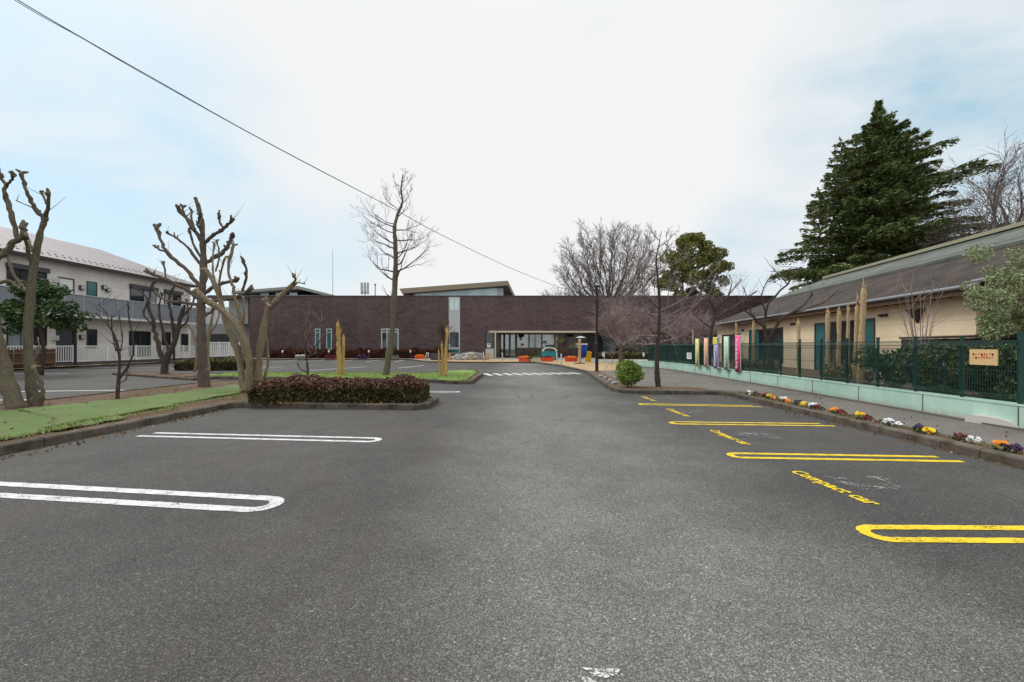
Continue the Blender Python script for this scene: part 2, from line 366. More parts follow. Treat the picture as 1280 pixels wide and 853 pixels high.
for n,c in (('orange_planter',(.70,.10,.03)),('pink_cloth',(.85,.07,.27)),('purple_cloth',(.45,.33,.72)),('mintcloth',(.48,.72,.55)),('orange_cloth',(.85,.42,.25)),('lime_cloth',(.72,.70,.13)),
            ('yellow_petals',(.85,.56,.01)),('orange_petals',(.85,.27,.015)),('white_petals',(.82,.82,.84)),('purple_petals',(.045,.014,.07)),('maroon_petals',(.14,.008,.016)),
            ('teal_paint',(.02,.24,.28)),('blue_cloth',(.01,.055,.32)),('board_tan',(.68,.47,.22)),('red_text',(.70,.17,.10)),('black_metal',(.012,.012,.014)),('bench_wood',(.24,.14,.09)),
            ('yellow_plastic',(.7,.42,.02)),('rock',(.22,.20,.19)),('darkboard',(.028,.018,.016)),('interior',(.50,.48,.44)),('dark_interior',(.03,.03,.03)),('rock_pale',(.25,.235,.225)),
            ('skin_tan',(.5,.4,.3)),('cable',(.16,.17,.19)),('dark_floor',(.05,.05,.05)),('concrete_white',(.55,.53,.49)),('gully',(.13,.105,.085))): plain(n,c)

# ------------------------------------------------------------------ sky, sun, camera
SUN_EL, SUN_AZ = 46, -48   # azimuth from +Y towards +X
w=bpy.data.worlds.new('World'); bpy.context.scene.world=w; w.use_nodes=True; t=w.node_tree; bgd=t.nodes['Background']
sky=N(t,'ShaderNodeTexSky'); sky.sky_type='NISHITA'; sky.sun_disc=False; sky.sun_elevation=R(SUN_EL); sky.sun_rotation=R(SUN_AZ); sky.air_density=1; sky.dust_density=1.5
tc=t.nodes.new('ShaderNodeTexCoord'); mp=N(t,'ShaderNodeMapping'); mp.inputs['Scale'].default_value=(1,1,2.6); t.links.new(tc.outputs['Generated'],mp.inputs['Vector'])
n1=noise(t,2.2,7,.55,mp.outputs['Vector'],.35); 
def blob(px,py,width,amp):
    d=Vector(((px-640)/K,1,(HY-py)/K)).normalized()
    vm=N(t,'ShaderNodeVectorMath',operation='DOT_PRODUCT'); nrm=N(t,'ShaderNodeVectorMath',operation='NORMALIZE'); t.links.new(tc.outputs['Generated'],nrm.inputs[0])
    t.links.new(nrm.outputs[0],vm.inputs[0]); vm.inputs[1].default_value=d
    mr=N(t,'ShaderNodeMapRange',interpolation_type='SMOOTHSTEP'); t.links.new(vm.outputs['Value'],mr.inputs[0]); mr.inputs[1].default_value=math.cos(R(width)); mr.inputs[2].default_value=1; mr.inputs[3].default_value=0; mr.inputs[4].default_value=amp
    return mr.outputs[0]
acc=None
for bb_ in ((40,190,24,.95),(150,270,16,.65),(-60,60,16,.45),(400,315,9,.6),(300,160,9,.12),(945,310,8,.7),(1230,130,20,.75),(1320,30,22,.5),(1200,200,10,.4),(640,-900,45,-.2)):
    o_=blob(*bb_)
    if acc is None: acc=o_
    else:
        ad=N(t,'ShaderNodeMath',operation='ADD'); t.links.new(acc,ad.inputs[0]); t.links.new(o_,ad.inputs[1]); acc=ad.outputs[0]
ns=ramp(t,n1,[(.36,g(.25)),(.62,g(1))])
ml=N(t,'ShaderNodeMath',operation='MULTIPLY'); t.links.new(acc,ml.inputs[0]); t.links.new(ns,ml.inputs[1]); ml.use_clamp=True
gapcol=mix(t,.75,mix(t,1.0,sky.outputs[0],g(.13),'MULTIPLY'),(.45,.66,.76))
n2_=noise(t,4,6,.6,mp.outputs['Vector'],.2)
cloud=mix(t,n2_,(.78,.80,.81),(.835,.835,.832))
col=mix(t,ml.outputs[0],cloud,gapcol)
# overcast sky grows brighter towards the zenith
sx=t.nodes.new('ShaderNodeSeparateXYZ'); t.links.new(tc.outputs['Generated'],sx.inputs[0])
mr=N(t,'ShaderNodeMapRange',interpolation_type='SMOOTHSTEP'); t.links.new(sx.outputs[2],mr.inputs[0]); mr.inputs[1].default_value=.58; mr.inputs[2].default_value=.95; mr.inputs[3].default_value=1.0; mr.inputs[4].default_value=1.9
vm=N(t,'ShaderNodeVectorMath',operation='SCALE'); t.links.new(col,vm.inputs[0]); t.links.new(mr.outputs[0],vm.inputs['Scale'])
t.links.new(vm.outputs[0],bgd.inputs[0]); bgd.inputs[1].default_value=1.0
SKY_STRENGTH=bgd
sd=bpy.data.lights.new('sun','SUN'); sd.energy=1.5; sd.angle=R(22); sd.color=(1,.96,.9); so=bpy.data.objects.new('sun',sd); C.objects.link(so)
dv=Vector((math.sin(R(SUN_AZ))*math.cos(R(SUN_EL)),math.cos(R(SUN_AZ))*math.cos(R(SUN_EL)),math.sin(R(SUN_EL))))
so.rotation_euler=dv.to_track_quat('Z','Y').to_euler(); so.location=(0,0,30)
cd=bpy.data.cameras.new('camera'); cam=bpy.data.objects.new('camera',cd); C.objects.link(cam); cam.location=(0,0,H); cam.rotation_euler=(R(90),0,0)
cd.sensor_width=36; cd.lens=36*K/1280; cd.shift_y=5.5/1280; cd.clip_end=2000; cd.clip_start=.05
bpy.context.scene.camera=cam
vs=bpy.context.scene.view_settings; vs.view_transform='Standard'; vs.look='None'; vs.exposure=0.16; vs.gamma=1

def struct(mb,name,m,smooth=False): return tag(mb.build(name,m,None,smooth),kind='structure')

# ------------------------------------------------------------------ ground
b=MB(); b.poly([(-600,-60,0),(600,-60,0),(600,900,0),(-600,900,0)]); struct(b,'ground',M['asphalt'])

def offset(path,d):
    out=[]
    for i,p in enumerate(path):
        a=Vector(path[max(i-1,0)]); c=Vector(path[min(i+1,len(path)-1)]); p=Vector(p)
        dirs=[]
        if i>0: dirs.append((p-a).normalized())
        if i<len(path)-1: dirs.append((c-p).normalized())
        nn=sum(((Vector((-q.y,q.x))) for q in dirs),Vector((0,0))).normalized()
        k=1/max(.5,nn.dot(Vector((-dirs[0].y,dirs[0].x))))
        out.append(p+nn*d*k)
    return out
def kerb(name,path,wd=.15,h=.13,seg=.6,side=1,m=None):
    """kerb of single stones; path is the road-side foot, wd goes to the left of the path when side=1"""
    mb=MB(); path=[Vector(p) for p in path]; off=offset(path,wd*side)
    for i in range(len(path)-1):
        L=(path[i+1]-path[i]).length; n=max(1,round(L/seg))
        for k in range(n):
            gpp=.006/L
            f0,f1=k/n+gpp,(k+1)/n-gpp
            a,bq=path[i].lerp(path[i+1],f0),path[i].lerp(path[i+1],f1); c,d=off[i].lerp(off[i+1],f1),off[i].lerp(off[i+1],f0)
            j=random.uniform(-.005,.005); hh=h+j; ch=.02
            nrm=(d-a).normalized()*ch
            s=[a,bq,c,d] if side==1 else [d,c,bq,a]
            # chamfered road-side edge
            lo=[(p.x,p.y,-.02) for p in (a,bq,c,d)]; mid=[(a.x,a.y,hh-ch),(bq.x,bq.y,hh-ch)]
            top=[(a.x+nrm.x,a.y+nrm.y,hh),(bq.x+nrm.x,bq.y+nrm.y,hh),(c.x,c.y,hh),(d.x,d.y,hh)]
            b0=len(mb.v); mb.v+=lo+mid+top
            for f in ((0,1,5,4),(4,5,7,6),(6,7,8,9),(1,2,8,7,5),(3,0,4,6,9),(2,3,9,8)): mb.f.append(tuple(b0+q for q in f))
    # mortar core so that the joints are not open
    o=struct(mb,name,m or M['kerb']); 
    return o
def surf(name,pts,z,m,sub=0,kind='structure',zn=0):
    mb=MB()
    mb.prism([(p[0],p[1]) for p in pts],-.05 if z>.03 else z-.002,z)
    o=mb.build(name,m); tag(o,kind=kind); return o

# left planting strip (kerb, soil, turf)
KL=[(-7.15,-1),(-7.1,3),(-6.98,6.18),(-6.72,10.85),(-6.5,11.0),(-2.25,10.55),(-1.98,10.8),(-1.93,12.0),(-2.1,12.3),(-5.5,12.6),(-6.5,14.5),(-8.2,19.2),(-11.7,17.9),(-11.9,14),(-12.1,8),(-12.4,-1)]
surf('planting_strip_soil',[Vector(p) for p in offset(KL,.12)][::1],.105,M['soil'])
kerb('kerb',KL,side=1)
# grass island in the middle and its kerb
KI=[(-1.45,22.4),(-1.75,25.6),(-3.0,26.2),(-4.4,22.9),(-14.5,23.4),(-14.7,20.4),(-3.7,18.6),(-2.2,17.6),(-1.55,17.65)]
KI2=KI+[KI[0]]
surf('island_soil',offset(KI2,.1)[:-1],.10,M['soil'])
kerb('kerb',KI2,side=1)
def patch(name,pts,z,m,label=None,cat=None,kind=None,group=None,sag=.03,step=.35):
    """draped sheet with uneven height, cut to polygon"""
    xs=[p[0] for p in pts]; ys=[p[1] for p in pts]
    def inside(x,y):
        r=False; j=len(pts)-1
        for i in range(len(pts)):
            xi,yi=pts[i][:2]; xj,yj=pts[j][:2]
            if (yi>y)!=(yj>y) and x<(xj-xi)*(y-yi)/(yj-yi)+xi: r=not r
            j=i
        return r
    mb=MB(); idx={}
    from mathutils import noise as mn
    nx=int((max(xs)-min(xs))/step)+1; ny=int((max(ys)-min(ys))/step)+1
    def vid(i,j):
        if (i,j) in idx: return idx[(i,j)]
        x=min(xs)+i*step; y=min(ys)+j*step
        hgt=z+.012+abs(mn.noise(Vector((x*1.4,y*1.4,z*9))))*sag
        x+=mn.noise(Vector((x*3,y*3,5)))*step*.5; y+=mn.noise(Vector((x*3,y*3,9)))*step*.5
        idx[(i,j)]=len(mb.v); mb.v.append((x,y,hgt)); return idx[(i,j)]
    for i in range(nx):
        for j in range(ny):
            if inside(min(xs)+(i+.5)*step,min(ys)+(j+.5)*step):
                mb.f.append((vid(i,j),vid(i+1,j),vid(i+1,j+1),vid(i,j+1)))
    o=mb.build(name,m,None,True)
    s=o.modifiers.new('thick','SOLIDIFY'); s.thickness=.015; s.offset=-1
    return tag(o,label,cat,group,kind)
patch('turf_mat',[(-7.45,3.0),(-7.35,7.0),(-7.3,8.6),(-8.7,9.2),(-11.3,9.6),(-11.6,3.0)],.115,M['turf'],'green artificial turf mat with a folded edge, below the two leaning trees','turf mat',sag=.06,step=.12,group='turf mats on the left planting strip')
patch('turf_mat',[(-7.75,7.6),(-7.75,10.0),(-7.9,13.2),(-8.3,16.8),(-9.2,17.0),(-9.6,14.5),(-9.8,11.5),(-10.6,9.8),(-9.4,9.0),(-8.4,8.4)],.125,M['turf'],'long green artificial turf mat running back to the pale trunk cluster','turf mat',sag=.05,step=.12,group='turf mats on the left planting strip')
patch('lawn',[(-1.75,22.3),(-2.0,25.2),(-2.9,25.8),(-4.0,22.6),(-14.2,23.1),(-14.4,20.8),(-3.7,18.9),(-2.3,17.95),(-1.8,18.1)],.11,M['lawn'],kind='structure',sag=.04,step=.2)
# small far islands on the left lot
K3=[(-13.2,19.6),(-13.3,21.5),(-19.6,24.6),(-20.4,23.2),(-13.6,19.4)]
surf('island_soil',offset(K3,.1),.08,M['soil']); kerb('kerb',K3,side=1,h=.1)
# far verge of left lot
surf('verge_soil',[(-29.5,20),(-29.0,36),(-30.0,46),(-34,46),(-34,20)],.10,M['soil'])
kerb('kerb',[(-29.5,20),(-29.0,36),(-30.0,46)],h=.13)
patch('weedy_verge',[(-29.4,21),(-29.0,36),(-29.8,45),(-30.9,45),(-30.8,21)],.11,M['straw'],kind='structure',sag=.1,step=.3)

# far kerb in front of the library and the paved forecourt
KF=[(-29,46.5),(-10.5,46.5),(-7.6,40.3),(-3.5,38.6),(1.9,38.2),(3.3,33.0),(3.75,28.5),(4.05,24.6),(3.3,15.15),(3.45,14.35),(3.9,14.05),(6.2,13.85),(6.44,13.4),(6.34,9.5),(6.22,5.5),(6.1,1.5),(6.0,-2)]
kerb('kerb',KF,side=1,wd=.16,h=.12)
surf('forecourt',[(-29,46.62),(-10.4,46.62),(-7.5,40.45),(-3.4,38.75),(2.0,38.35),(3.42,33.05),(9.6,33.05),(12,36),(30,36),(30,58),(-34,58)],.09,M['concrete'])
surf('tan_paving',[(-9.8,46.9),(-7.3,41.0),(-3.4,39.3),(2.3,38.9),(3.6,33.2),(3.95,28.6),(4.3,25.0),(5.6,25.6),(8.4,30.0),(9.2,33.5),(6,39.5),(5,45),(-9.5,47.2)],.097,M['tan'])
surf('path',[(3.42,33.0),(3.87,28.5),(4.17,24.6),(3.45,15.2),(3.6,14.5),(4.0,14.2),(6.25,14.0),(6.85,13.9),(6.75,9.5),(6.66,5.5),(6.5,-2),(12.5,-2),(12.5,33.0)],.085,M['path'])
surf('planter_soil',[(6.12,-2),(6.24,1.5),(6.36,5.5),(6.48,9.5),(6.56,13.3),(6.80,13.85),(6.72,9.5),(6.62,5.5),(6.46,-2)],.095,M['soil'])
kerb('kerb',[(6.5,-2),(6.64,5.5),(6.78,9.5),(6.86,13.9)],side=-1,wd=.09,h=.105)
surf('planter_soil',[(3.5,15.3),(4.2,24.4),(4.75,24.4),(4.3,17.5),(4.4,15.7),(6.3,15.4),(6.3,14.15),(3.95,14.2),(3.55,14.5)],.092,M['soil'])

# painted markings -----------------------------------------------------------
def loop_line(name,L,Rr,gap,wd,closed_end,m,off_up=0,z=.005):
    """long narrow U: two stripes joined by a half circle at closed_end ('L' or 'R'). L,R = ground points of the centre line"""
    L=Vector(L); Rr=Vector(Rr)
    if closed_end=='R': A,B=L,Rr
    else: A,B=Rr,L
    d=(B-A).normalized(); n=Vector((-d.y,d.x)); r=gap/2; E=B-d*r
    upside = 1 if closed_end=='R' else -1     # side facing away from camera
    path=[A+n*r + (d*off_up if upside==1 else Vector((0,0))),E+n*r]
    for k in range(1,16):
        th=math.pi/2-math.pi*k/16; path.append(E+d*math.cos(th)*r+n*math.sin(th)*r)
    path+=[E-n*r,A-n*r+(d*off_up if upside==-1 else Vector((0,0)))]
    # subdivide with slightly uneven edge
    pts=[]
    for a,bq in zip(path[:-1],path[1:]):
        k=max(1,int((bq-a).length/.06)); pts+=[a.lerp(bq,i/k) for i in range(k)]
    pts.append(path[-1])
    o1=offset(pts,wd/2); o2=offset(pts,-wd/2); mb=MB()
    o1=[p+Vector((random.uniform(-.004,.004),random.uniform(-.004,.004))) for p in o1]; o2=[p+Vector((random.uniform(-.004,.004),random.uniform(-.004,.004))) for p in o2]
    for p in o1: mb.v.append((p.x,p.y,z))
    for p in o2: mb.v.append((p.x,p.y,z))
    k=len(o1)
    for i in range(k-1): mb.f.append((i,k+i,k+i+1,i+1))
    return struct(mb,name,m)
W_,Y_=M['white_line'],M['yellow_line']
def cl(x,y0,y1):
    a=gp(x,y0); b_=gp(x,y1); return ((a[0]+b_[0])/2,(a[1]+b_[1])/2)
loop_line('parking_line',(-6.9,4.97),(-2.24,4.28),.31,.125,'R',W_)
loop_line('parking_line',(-6.18,7.66),(-2.12,7.20),.27,.10,'R',W_,.05)
loop_line('parking_line',(-6.6,14.9),(-1.72,14.65),.0+.3,.11,'R',W_)
loop_line('parking_line',(2.83,3.63),(5.95,3.58),.245,.095,'L',Y_)
loop_line('parking_line',(2.98,6.20),(5.82,5.99),.24,.095,'L',Y_,.12)
loop_line('parking_line',(3.08,8.80),(6.0,8.58),.24,.09,'L',Y_,.12)
loop_line('parking_line',(3.25,11.6),(6.1,11.2),.22,.085,'L',Y_,.12)
def strip(name,a,bq,wd,m,z=.005):
    a=Vector(a);bq=Vector(bq); d=(bq-a).normalized(); n=Vector((-d.y,d.x))*wd/2; mb=MB()
    mb.poly([(*(a-n),z),(*(bq-n),z),(*(bq+n),z),(*(a+n),z)]); return struct(mb,name,m)
for a,bq in (((-17.4,14.6),(-12.4,15.3)),((-17.6,12.2),(-12.4,12.6)),((-17.8,9.6),(-12.6,10.0)),((-28.9,27.5),(-23.8,27.7)),((-28.6,31.0),(-23.6,31.4)),((-28.5,24.3),(-23.8,24.4)),((-28.6,34.5),(-23.6,35.0)),
             ((-21.8,29.2),(-17.5,29.6)),((-21.9,32.2),(-17.6,32.6)),((-24.5,46.2),(-24.9,42)),((-21.8,46.2),(-22.1,42)),((-19,46.2),(-19.3,42)),((-16.2,46.2),(-16.4,42)),((-13.4,46.2),(-13.5,42)),((-10.9,46),(-10.8,42)),
             ((-18.8,26.9),(-16,32)),((-12,27),(-10.2,32)),((-7.5,30),(-6.6,34))):
    strip('parking_line',a,bq,.16,W_)
# hatched crossing
for i in range(10):
    x0=-1.42+i*.51
    a=(x0,24.9-.03*i); 
    strip('crossing_stripe',(x0-.05,24.3+.09*i),(x0+.40,22.6+.13*i),.27,W_)
# lettering on the ground
def letters(name,txt,loc,rot,size,m,sx=1,kind='structure',parent=None,ext=0):
    cu=bpy.data.curves.new('lettering','FONT'); cu.body=txt; cu.size=size; cu.offset=size*.03; cu.resolution_u=3; cu.extrude=ext
    o=bpy.data.objects.new('lettering',cu); C.objects.link(o); dg=bpy.context.evaluated_depsgraph_get()
    me=bpy.data.meshes.new_from_object(o.evaluated_get(dg)); bpy.data.objects.remove(o)
    me.materials.clear(); me.materials.append(m)
    ws=max(v.co.x for v in me.vertices)
    mt=Matrix.Rotation(rot[2],4,'Z')@Matrix.Rotation(rot[1],4,'Y')@Matrix.Rotation(rot[0],4,'X')@Matrix.Diagonal((sx/ws,1,1,1))
    o0=Vector((0,0,0)); p=parent
    while p is not None: o0+=p.location; p=p.parent
    me.transform(Matrix.Translation(Vector(loc)-o0)@mt)
    q=bpy.data.objects.new(name,me); C.objects.link(q)
    if parent: q.parent=parent
    if kind: q['kind']=kind
    return q
for (x0,y0),(x1,y1),bw in (((3.30,5.42),(3.36,4.27),.2),((3.47,8.05),(3.50,6.85),.2),((3.62,10.75),(3.66,9.55),.19),((3.76,13.35),(3.79,12.2),.18)):
    letters('road_lettering','Compact car',(x0,y0,.006),(0,0,math.atan2(y1-y0,x1-x0)),.22,Y_,sx=math.hypot(x1-x0,y1-y0))
# faded white scribbled characters beside them, and scuffs
def scribble(name,cx,cy,w_,h_,n,m,z=.006,th=.035,kind='structure'):
    mb=MB()
    for i in range(n):
        x=cx+random.uniform(-w_/2,w_/2); y=cy+random.uniform(-h_/2,h_/2); L=random.uniform(.25,.6)*min(w_,h_)*.6; a=random.choice((0,math.pi/2,.5,-.6))+random.uniform(-.15,.15)
        d=Vector((math.cos(a),math.sin(a)))*L/2; nn=Vector((-d.y,d.x)).normalized()*th/2; p=Vector((x,y)); zz=z+i*.0004
        mb.poly([(*(p-d-nn),zz),(*(p+d-nn),zz),(*(p+d*1.02+nn),zz),(*(p-d*.97+nn),zz)])
    return struct(mb,name,m)
scribble('faded_lettering',3.88,4.95,.6,.45,26,M['faded'])
scribble('faded_lettering',4.05,7.55,.6,.5,26,M['faded'])
scribble('faded_lettering',4.15,10.3,.6,.5,24,M['faded'])
scribble('faded_lettering',4.3,12.9,.6,.5,24,M['faded'])
mb=MB(); random.seed(3)
pp=[gp(727,835),gp(740,837),gp(757,836),gp(776,838),gp(770,845),gp(757,849),gp(742,846)]
mb.poly([(x,y,.005) for x,y in pp]); mb.poly([(x,y,.005) for x,y in [gp(722,846),gp(735,848),gp(750,856),gp(735,858)]]); struct(mb,'paint_scuff',M['crayon'])
# worn white stencil marks on the kerb top
for x,y,wd in ((1118,539,.5),(1003,511.5,.5),(938,496.5,.45)):
    X,Dd=gp(x,y,.131); scribble('kerb_lettering',X+.03,Dd,.09,wd,16,M['faded'],z=.136,th=.018)

def dirt(path,side,w0=.03,w1=.16,step=.12):  # kerb-foot strips: dirt plus contact shade put into their dark colour
    path=[Vector(p) for p in path]; mb=MB(); prev=None
    for a,bq in zip(path[:-1],path[1:]):
        d=(bq-a).normalized(); nn=Vector((-d.y,d.x))*side; L=(bq-a).length; k=max(1,int(L/step))
        for i in range(k+1):
            w_=w0+(w1-w0)*abs(math.sin(i*.7+a.x))*random.random(); p=a+d*L*i/k; q=p+nn*w_
            cur=((p.x-nn.x*.01,p.y-nn.y*.01,.0035),(q.x,q.y,.0035))
            if prev and i>0: mb.poly([prev[0],cur[0],cur[1],prev[1]] if side<0 else [prev[0],prev[1],cur[1],cur[0]])
            prev=cur
    return struct(mb,'kerb_dirt_shade',M['dirt_shade'])
M['dirt_shade']=concrete('gutter_dirt_shade',(.055,.045,.036),(.10,.07,.045),.7)
dirt(KL[:9],-1); dirt(KI2[:1]+KI2[6:],-1); dirt(KF[7:],-1)
# grass blades and winter weeds
def blades(name,n,region,z,size,m,cond=None):
    x=RNG.uniform(region[0],region[1],n); y=RNG.uniform(region[2],region[3],n)
    if cond is not None: k=cond(x,y); x,y=x[k],y[k]
    P=np.stack([x,y,np.full(len(x),z)+size*.3],1); T=np.tile(np.array([[0,0,1.0]]),(len(x),1))
    return tag(raw(name,leaves(P,size*.22,5.5,.55,T),4,m),kind='stuff')
M['blade']=leafmat('grass_blades',[(.09,.15,.03),(.16,.26,.05),(.27,.33,.09),(.34,.31,.15)])
blades('grass',26000,(-13.8,-1.9,18.2,25.4),.14,.05,M['blade'],lambda x,y: ((y>18.95+(-3.7-x)*.16)&(y<23.0)&(x<-3.7))|((x>-3.7)&(x<-1.9)&(y>18.3+(x<-2.6)*.3)&(y<22.4)))
blades('weeds',9000,(-11.4,-7.05,4,17.5),.13,.05,M['straw'],lambda x,y: (np.sin(x*2.1+y*1.3)+np.sin(y*3.3-x)>.2)&((x<-10.2)|(x>-7.6)|((y>12)&(x<-9.5))))
blades('grass',5000,(-8.2,-7.1,5,12.5),.14,.055,M['blade'],lambda x,y: np.abs(x+7.5+.18*np.sin(y*2.5))<.16)
blades('weeds',2500,(6.5,6.75,2,13.5),.11,.04,M['straw'])
# ------------------------------------------------------------------ facade frame
class Frame:
    def __init__(s,O,u,n): s.O=Vector(O); s.u=Vector(u).normalized(); s.n=Vector(n).normalized()
    def sz(s,x,y,d=0):
        r=Vector(((x-640)/K,1)); O=s.O+s.n*d; tt=s.n.dot(O)/s.n.dot(r)
        return s.u.dot(r*tt-O), H+(HY-y)/K*tt
    def P(s,a,d,z): q=s.O+s.u*a+s.n*d; return (q.x,q.y,z)
    def box(s,mb,a0,a1,d0,d1,z0,z1):
        mb.hexa([s.P(a0,d0,z0),s.P(a1,d0,z0),s.P(a1,d1,z0),s.P(a0,d1,z0),s.P(a0,d0,z1),s.P(a1,d0,z1),s.P(a1,d1,z1),s.P(a0,d1,z1)])
def window(F,parent,a0,a1,z0,z1,fm,pm,mull=1,fw=.06,hood=False,base=0,name='window',transom=None,dp=.05):
    mb=MB()
    F.box(mb,a0,a1,base-.01,base+dp,z0,z0+fw); F.box(mb,a0,a1,base-.01,base+dp,z1-fw,z1)
    F.box(mb,a0,a0+fw,base-.01,base+dp-.003,z0+fw,z1-fw); F.box(mb,a1-fw,a1,base-.01,base+dp-.003,z0+fw,z1-fw)
    for i in range(1,mull):
        c=a0+(a1-a0)*i/mull; F.box(mb,c-fw*.4,c+fw*.4,base-.01,base+dp-.006,z0+fw,z1-fw)
    if transom: 
        c=z0+(z1-z0)*transom; F.box(mb,a0+fw,a1-fw,base-.01,base+dp-.009,c-fw*.4,c+fw*.4)
    w_=mb.build(name,fm,parent)
    for i in range(mull):
        c0=a0+(a1-a0)*i/mull; c1=a0+(a1-a0)*(i+1)/mull
        p=MB(); F.box(p,c0+fw*.4,c1-fw*.4,base+.004,base+.016,z0+fw*.6,z1-fw*.6); p.build('pane',pm if not isinstance(pm,(list,tuple)) else pm[i],w_)
    if hood:
        hbx=MB(); F.box(hbx,a0-.05,a1+.05,base,base+.22,z1,z1+.3); hbx.build('shutter_box',M['darkgrey'],w_)
    return w_

# ------------------------------------------------------------------ library (brown tiled building)
FB=Frame((0,52),(1,0),(0,-1)); px=lambda x,D=52:(x-640)/K*D; pz=lambda y,D=52: H+(HY-y)/K*D
lib=thing('library_building','long low brown tiled building with flat roof and recessed glazed entrance','building',(0,52,0))
TOP=pz(371)
mb=MB(); mb.box(px(312),px(606.5),52,77,0,TOP); mb.build('wall',M['tile'],lib)
mb=MB(); mb.box(px(606.5)+.003,px(966),52,52.5,pz(413.5),TOP); mb.box(px(966),px(966)+.4,52,77,0,TOP); mb.build('wall',M['tile'],lib)
mb=MB(); mb.box(px(312)-.05,px(966)+.45,51.94,52.2,TOP,TOP+.12); mb.build('parapet',M['darkgrey'],lib)
mb=MB(); mb.box(px(606.5)+.01,px(966),52.2,76.9,TOP-.4,TOP-.1); mb.build('roof',M['darkgrey'],lib)
mb=MB(); mb.box(px(606.5)+.4,px(745),51.96,52.4,pz(416),pz(413.7)-.003); mb.build('lintel',M['creamtrim'],lib)
mb=MB(); mb.box(px(606.5)+.4,px(745),52.41,58,pz(415.8),pz(413.5)-.003); mb.build('ceiling',M['creamtrim'],lib)
mb=MB(); mb.box(px(745)+.01,px(966),52.02,58,pz(416.5),pz(413.5)-.003); mb.build('soffit',M['soffit'],lib)
for x in (350,384,418,454,528,545,652,669.5,689,706,728,760,790,820):
    mb=MB(); mb.box(px(x)-.03,px(x)+.03,51.985,51.999,.9 if x<606 else pz(413.5)+.05,TOP-.05); mb.build('joint',M['joint'],lib)
# jamb posts & window beside entrance
mb=MB(); mb.box(px(618.3),px(620),51.9,52.4,.1,pz(413.5)); mb.build('jamb',M['creamtrim'],lib)
F_=FB
def pw(x0,x1,y0,y1,**k):
    a0,z1=FB.sz(x0,y0); a1,z0=FB.sz(x1,y1)
    return window(FB,lib,a0,a1,z0,z1,**k)
pw(394,400.5,411,437,fm=M['offwhite'],pm=M['tealglass'],fw=.1,transom=.82); pw(408,415,411,437,fm=M['offwhite'],pm=M['tealglass'],fw=.1,transom=.82)
pw(476.5,498.5,411,438,fm=M['offwhite'],pm=M['glass'],mull=3,fw=.14,transom=.84)
# full-height strip window: glass, panels, dark sash
a0,a1=px(561),px(575); mb=MB(); FB.box(mb,a0,a1,0,.03,pz(414),pz(389)); mb.build('spandrel_panel',M['offwhite'],lib)
pw(561,575,371.5,389,fm=M['offwhite'],pm=M['skyglass'],mull=2,fw=.1); pw(561,575,414,436,fm=M['offwhite'],pm=M['glass'],fw=.14); pw(561,575,436.3,442,fm=M['offwhite'],pm=M['tealglass'],fw=.06)
mb=MB(); FB.box(mb,px(607),px(617.3),-.3,-.02,0,pz(436)); mb.build('white_panel',M['concrete_white'],lib)
FG=Frame((0,52.1),(1,0),(0,-1)); 
window(FG,lib,px(607),px(617.3),pz(436),pz(413.8),M['darkgrey'],M['glass'],fw=.08)
# recess: back wall with doors, low wall, glazing
FR=Frame((0,57),(1,0),(0,-1)); p7=lambda x:px(x,57); z7=lambda y:pz(y,57)
mb=MB(); mb.box(px(620.5)+.3,p7(745),57.6,57.9,0,z7(414)); mb.build('rear_wall',M['interior'],lib)
mb=MB(); mb.box(px(606.5)+.02,px(620.5)+.3,52.45,57.9,0,z7(415)); mb.build('side_wall',M['tile'],lib)
mb=MB(); mb.box(px(745),px(745)+.25,52.6,57.9,0,pz(416.6)); mb.build('side_wall',M['tile'],lib)
mb=MB(); mb.box(p7(646),p7(722),56.9,57.15,0,z7(435.5)); mb.build('low_wall',M['concrete'],lib)
for x0,x1 in ((624,630),(630.5,637),(637.5,644.5)):
    window(FR,lib,p7(x0),p7(x1),.1,z7(417),M['offwhite'] if x0>636 else M['darkgrey'],M['clear'],fw=.1,name='entrance_door',base=.0)
for x0,x1 in ((646,661),(661.5,677),(677.5,693),(693.5,709),(709.5,727),(728,745)):
    window(FR,lib,p7(x0),p7(x1),z7(435.4) if x1<728 else .1,z7(416.5),M['offwhite'],M['clear'],fw=.07,name='window')
for x in (648,708): mb=MB(); mb.box(p7(x),p7(x+7),56.0,56.5,z7(421.5),z7(416.3)); mb.build('hanging_box',M['black_metal'],lib)
# glazing to the right of the recess, set back under the band
FR2=Frame((0,54.5),(1,0),(0,-1)); p5=lambda x:px(x,54.5); z5=lambda y:pz(y,54.5)
xs=[753,768,784,800,816,832,848,864,880]
for i in range(len(xs)-1):
    window(FR2,lib,p5(xs[i]),p5(xs[i+1])-.03,z5(446),z5(415.5),M['darkgrey'],M['glass'] if i%3 else M['tealglass'],fw=.09,transom=.72)
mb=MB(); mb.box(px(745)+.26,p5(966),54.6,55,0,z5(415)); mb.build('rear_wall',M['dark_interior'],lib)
mb=MB(); mb.box(p5(880),p5(965),54.2,54.58,0,z5(415)); mb.build('side_wall',M['tile'],lib)
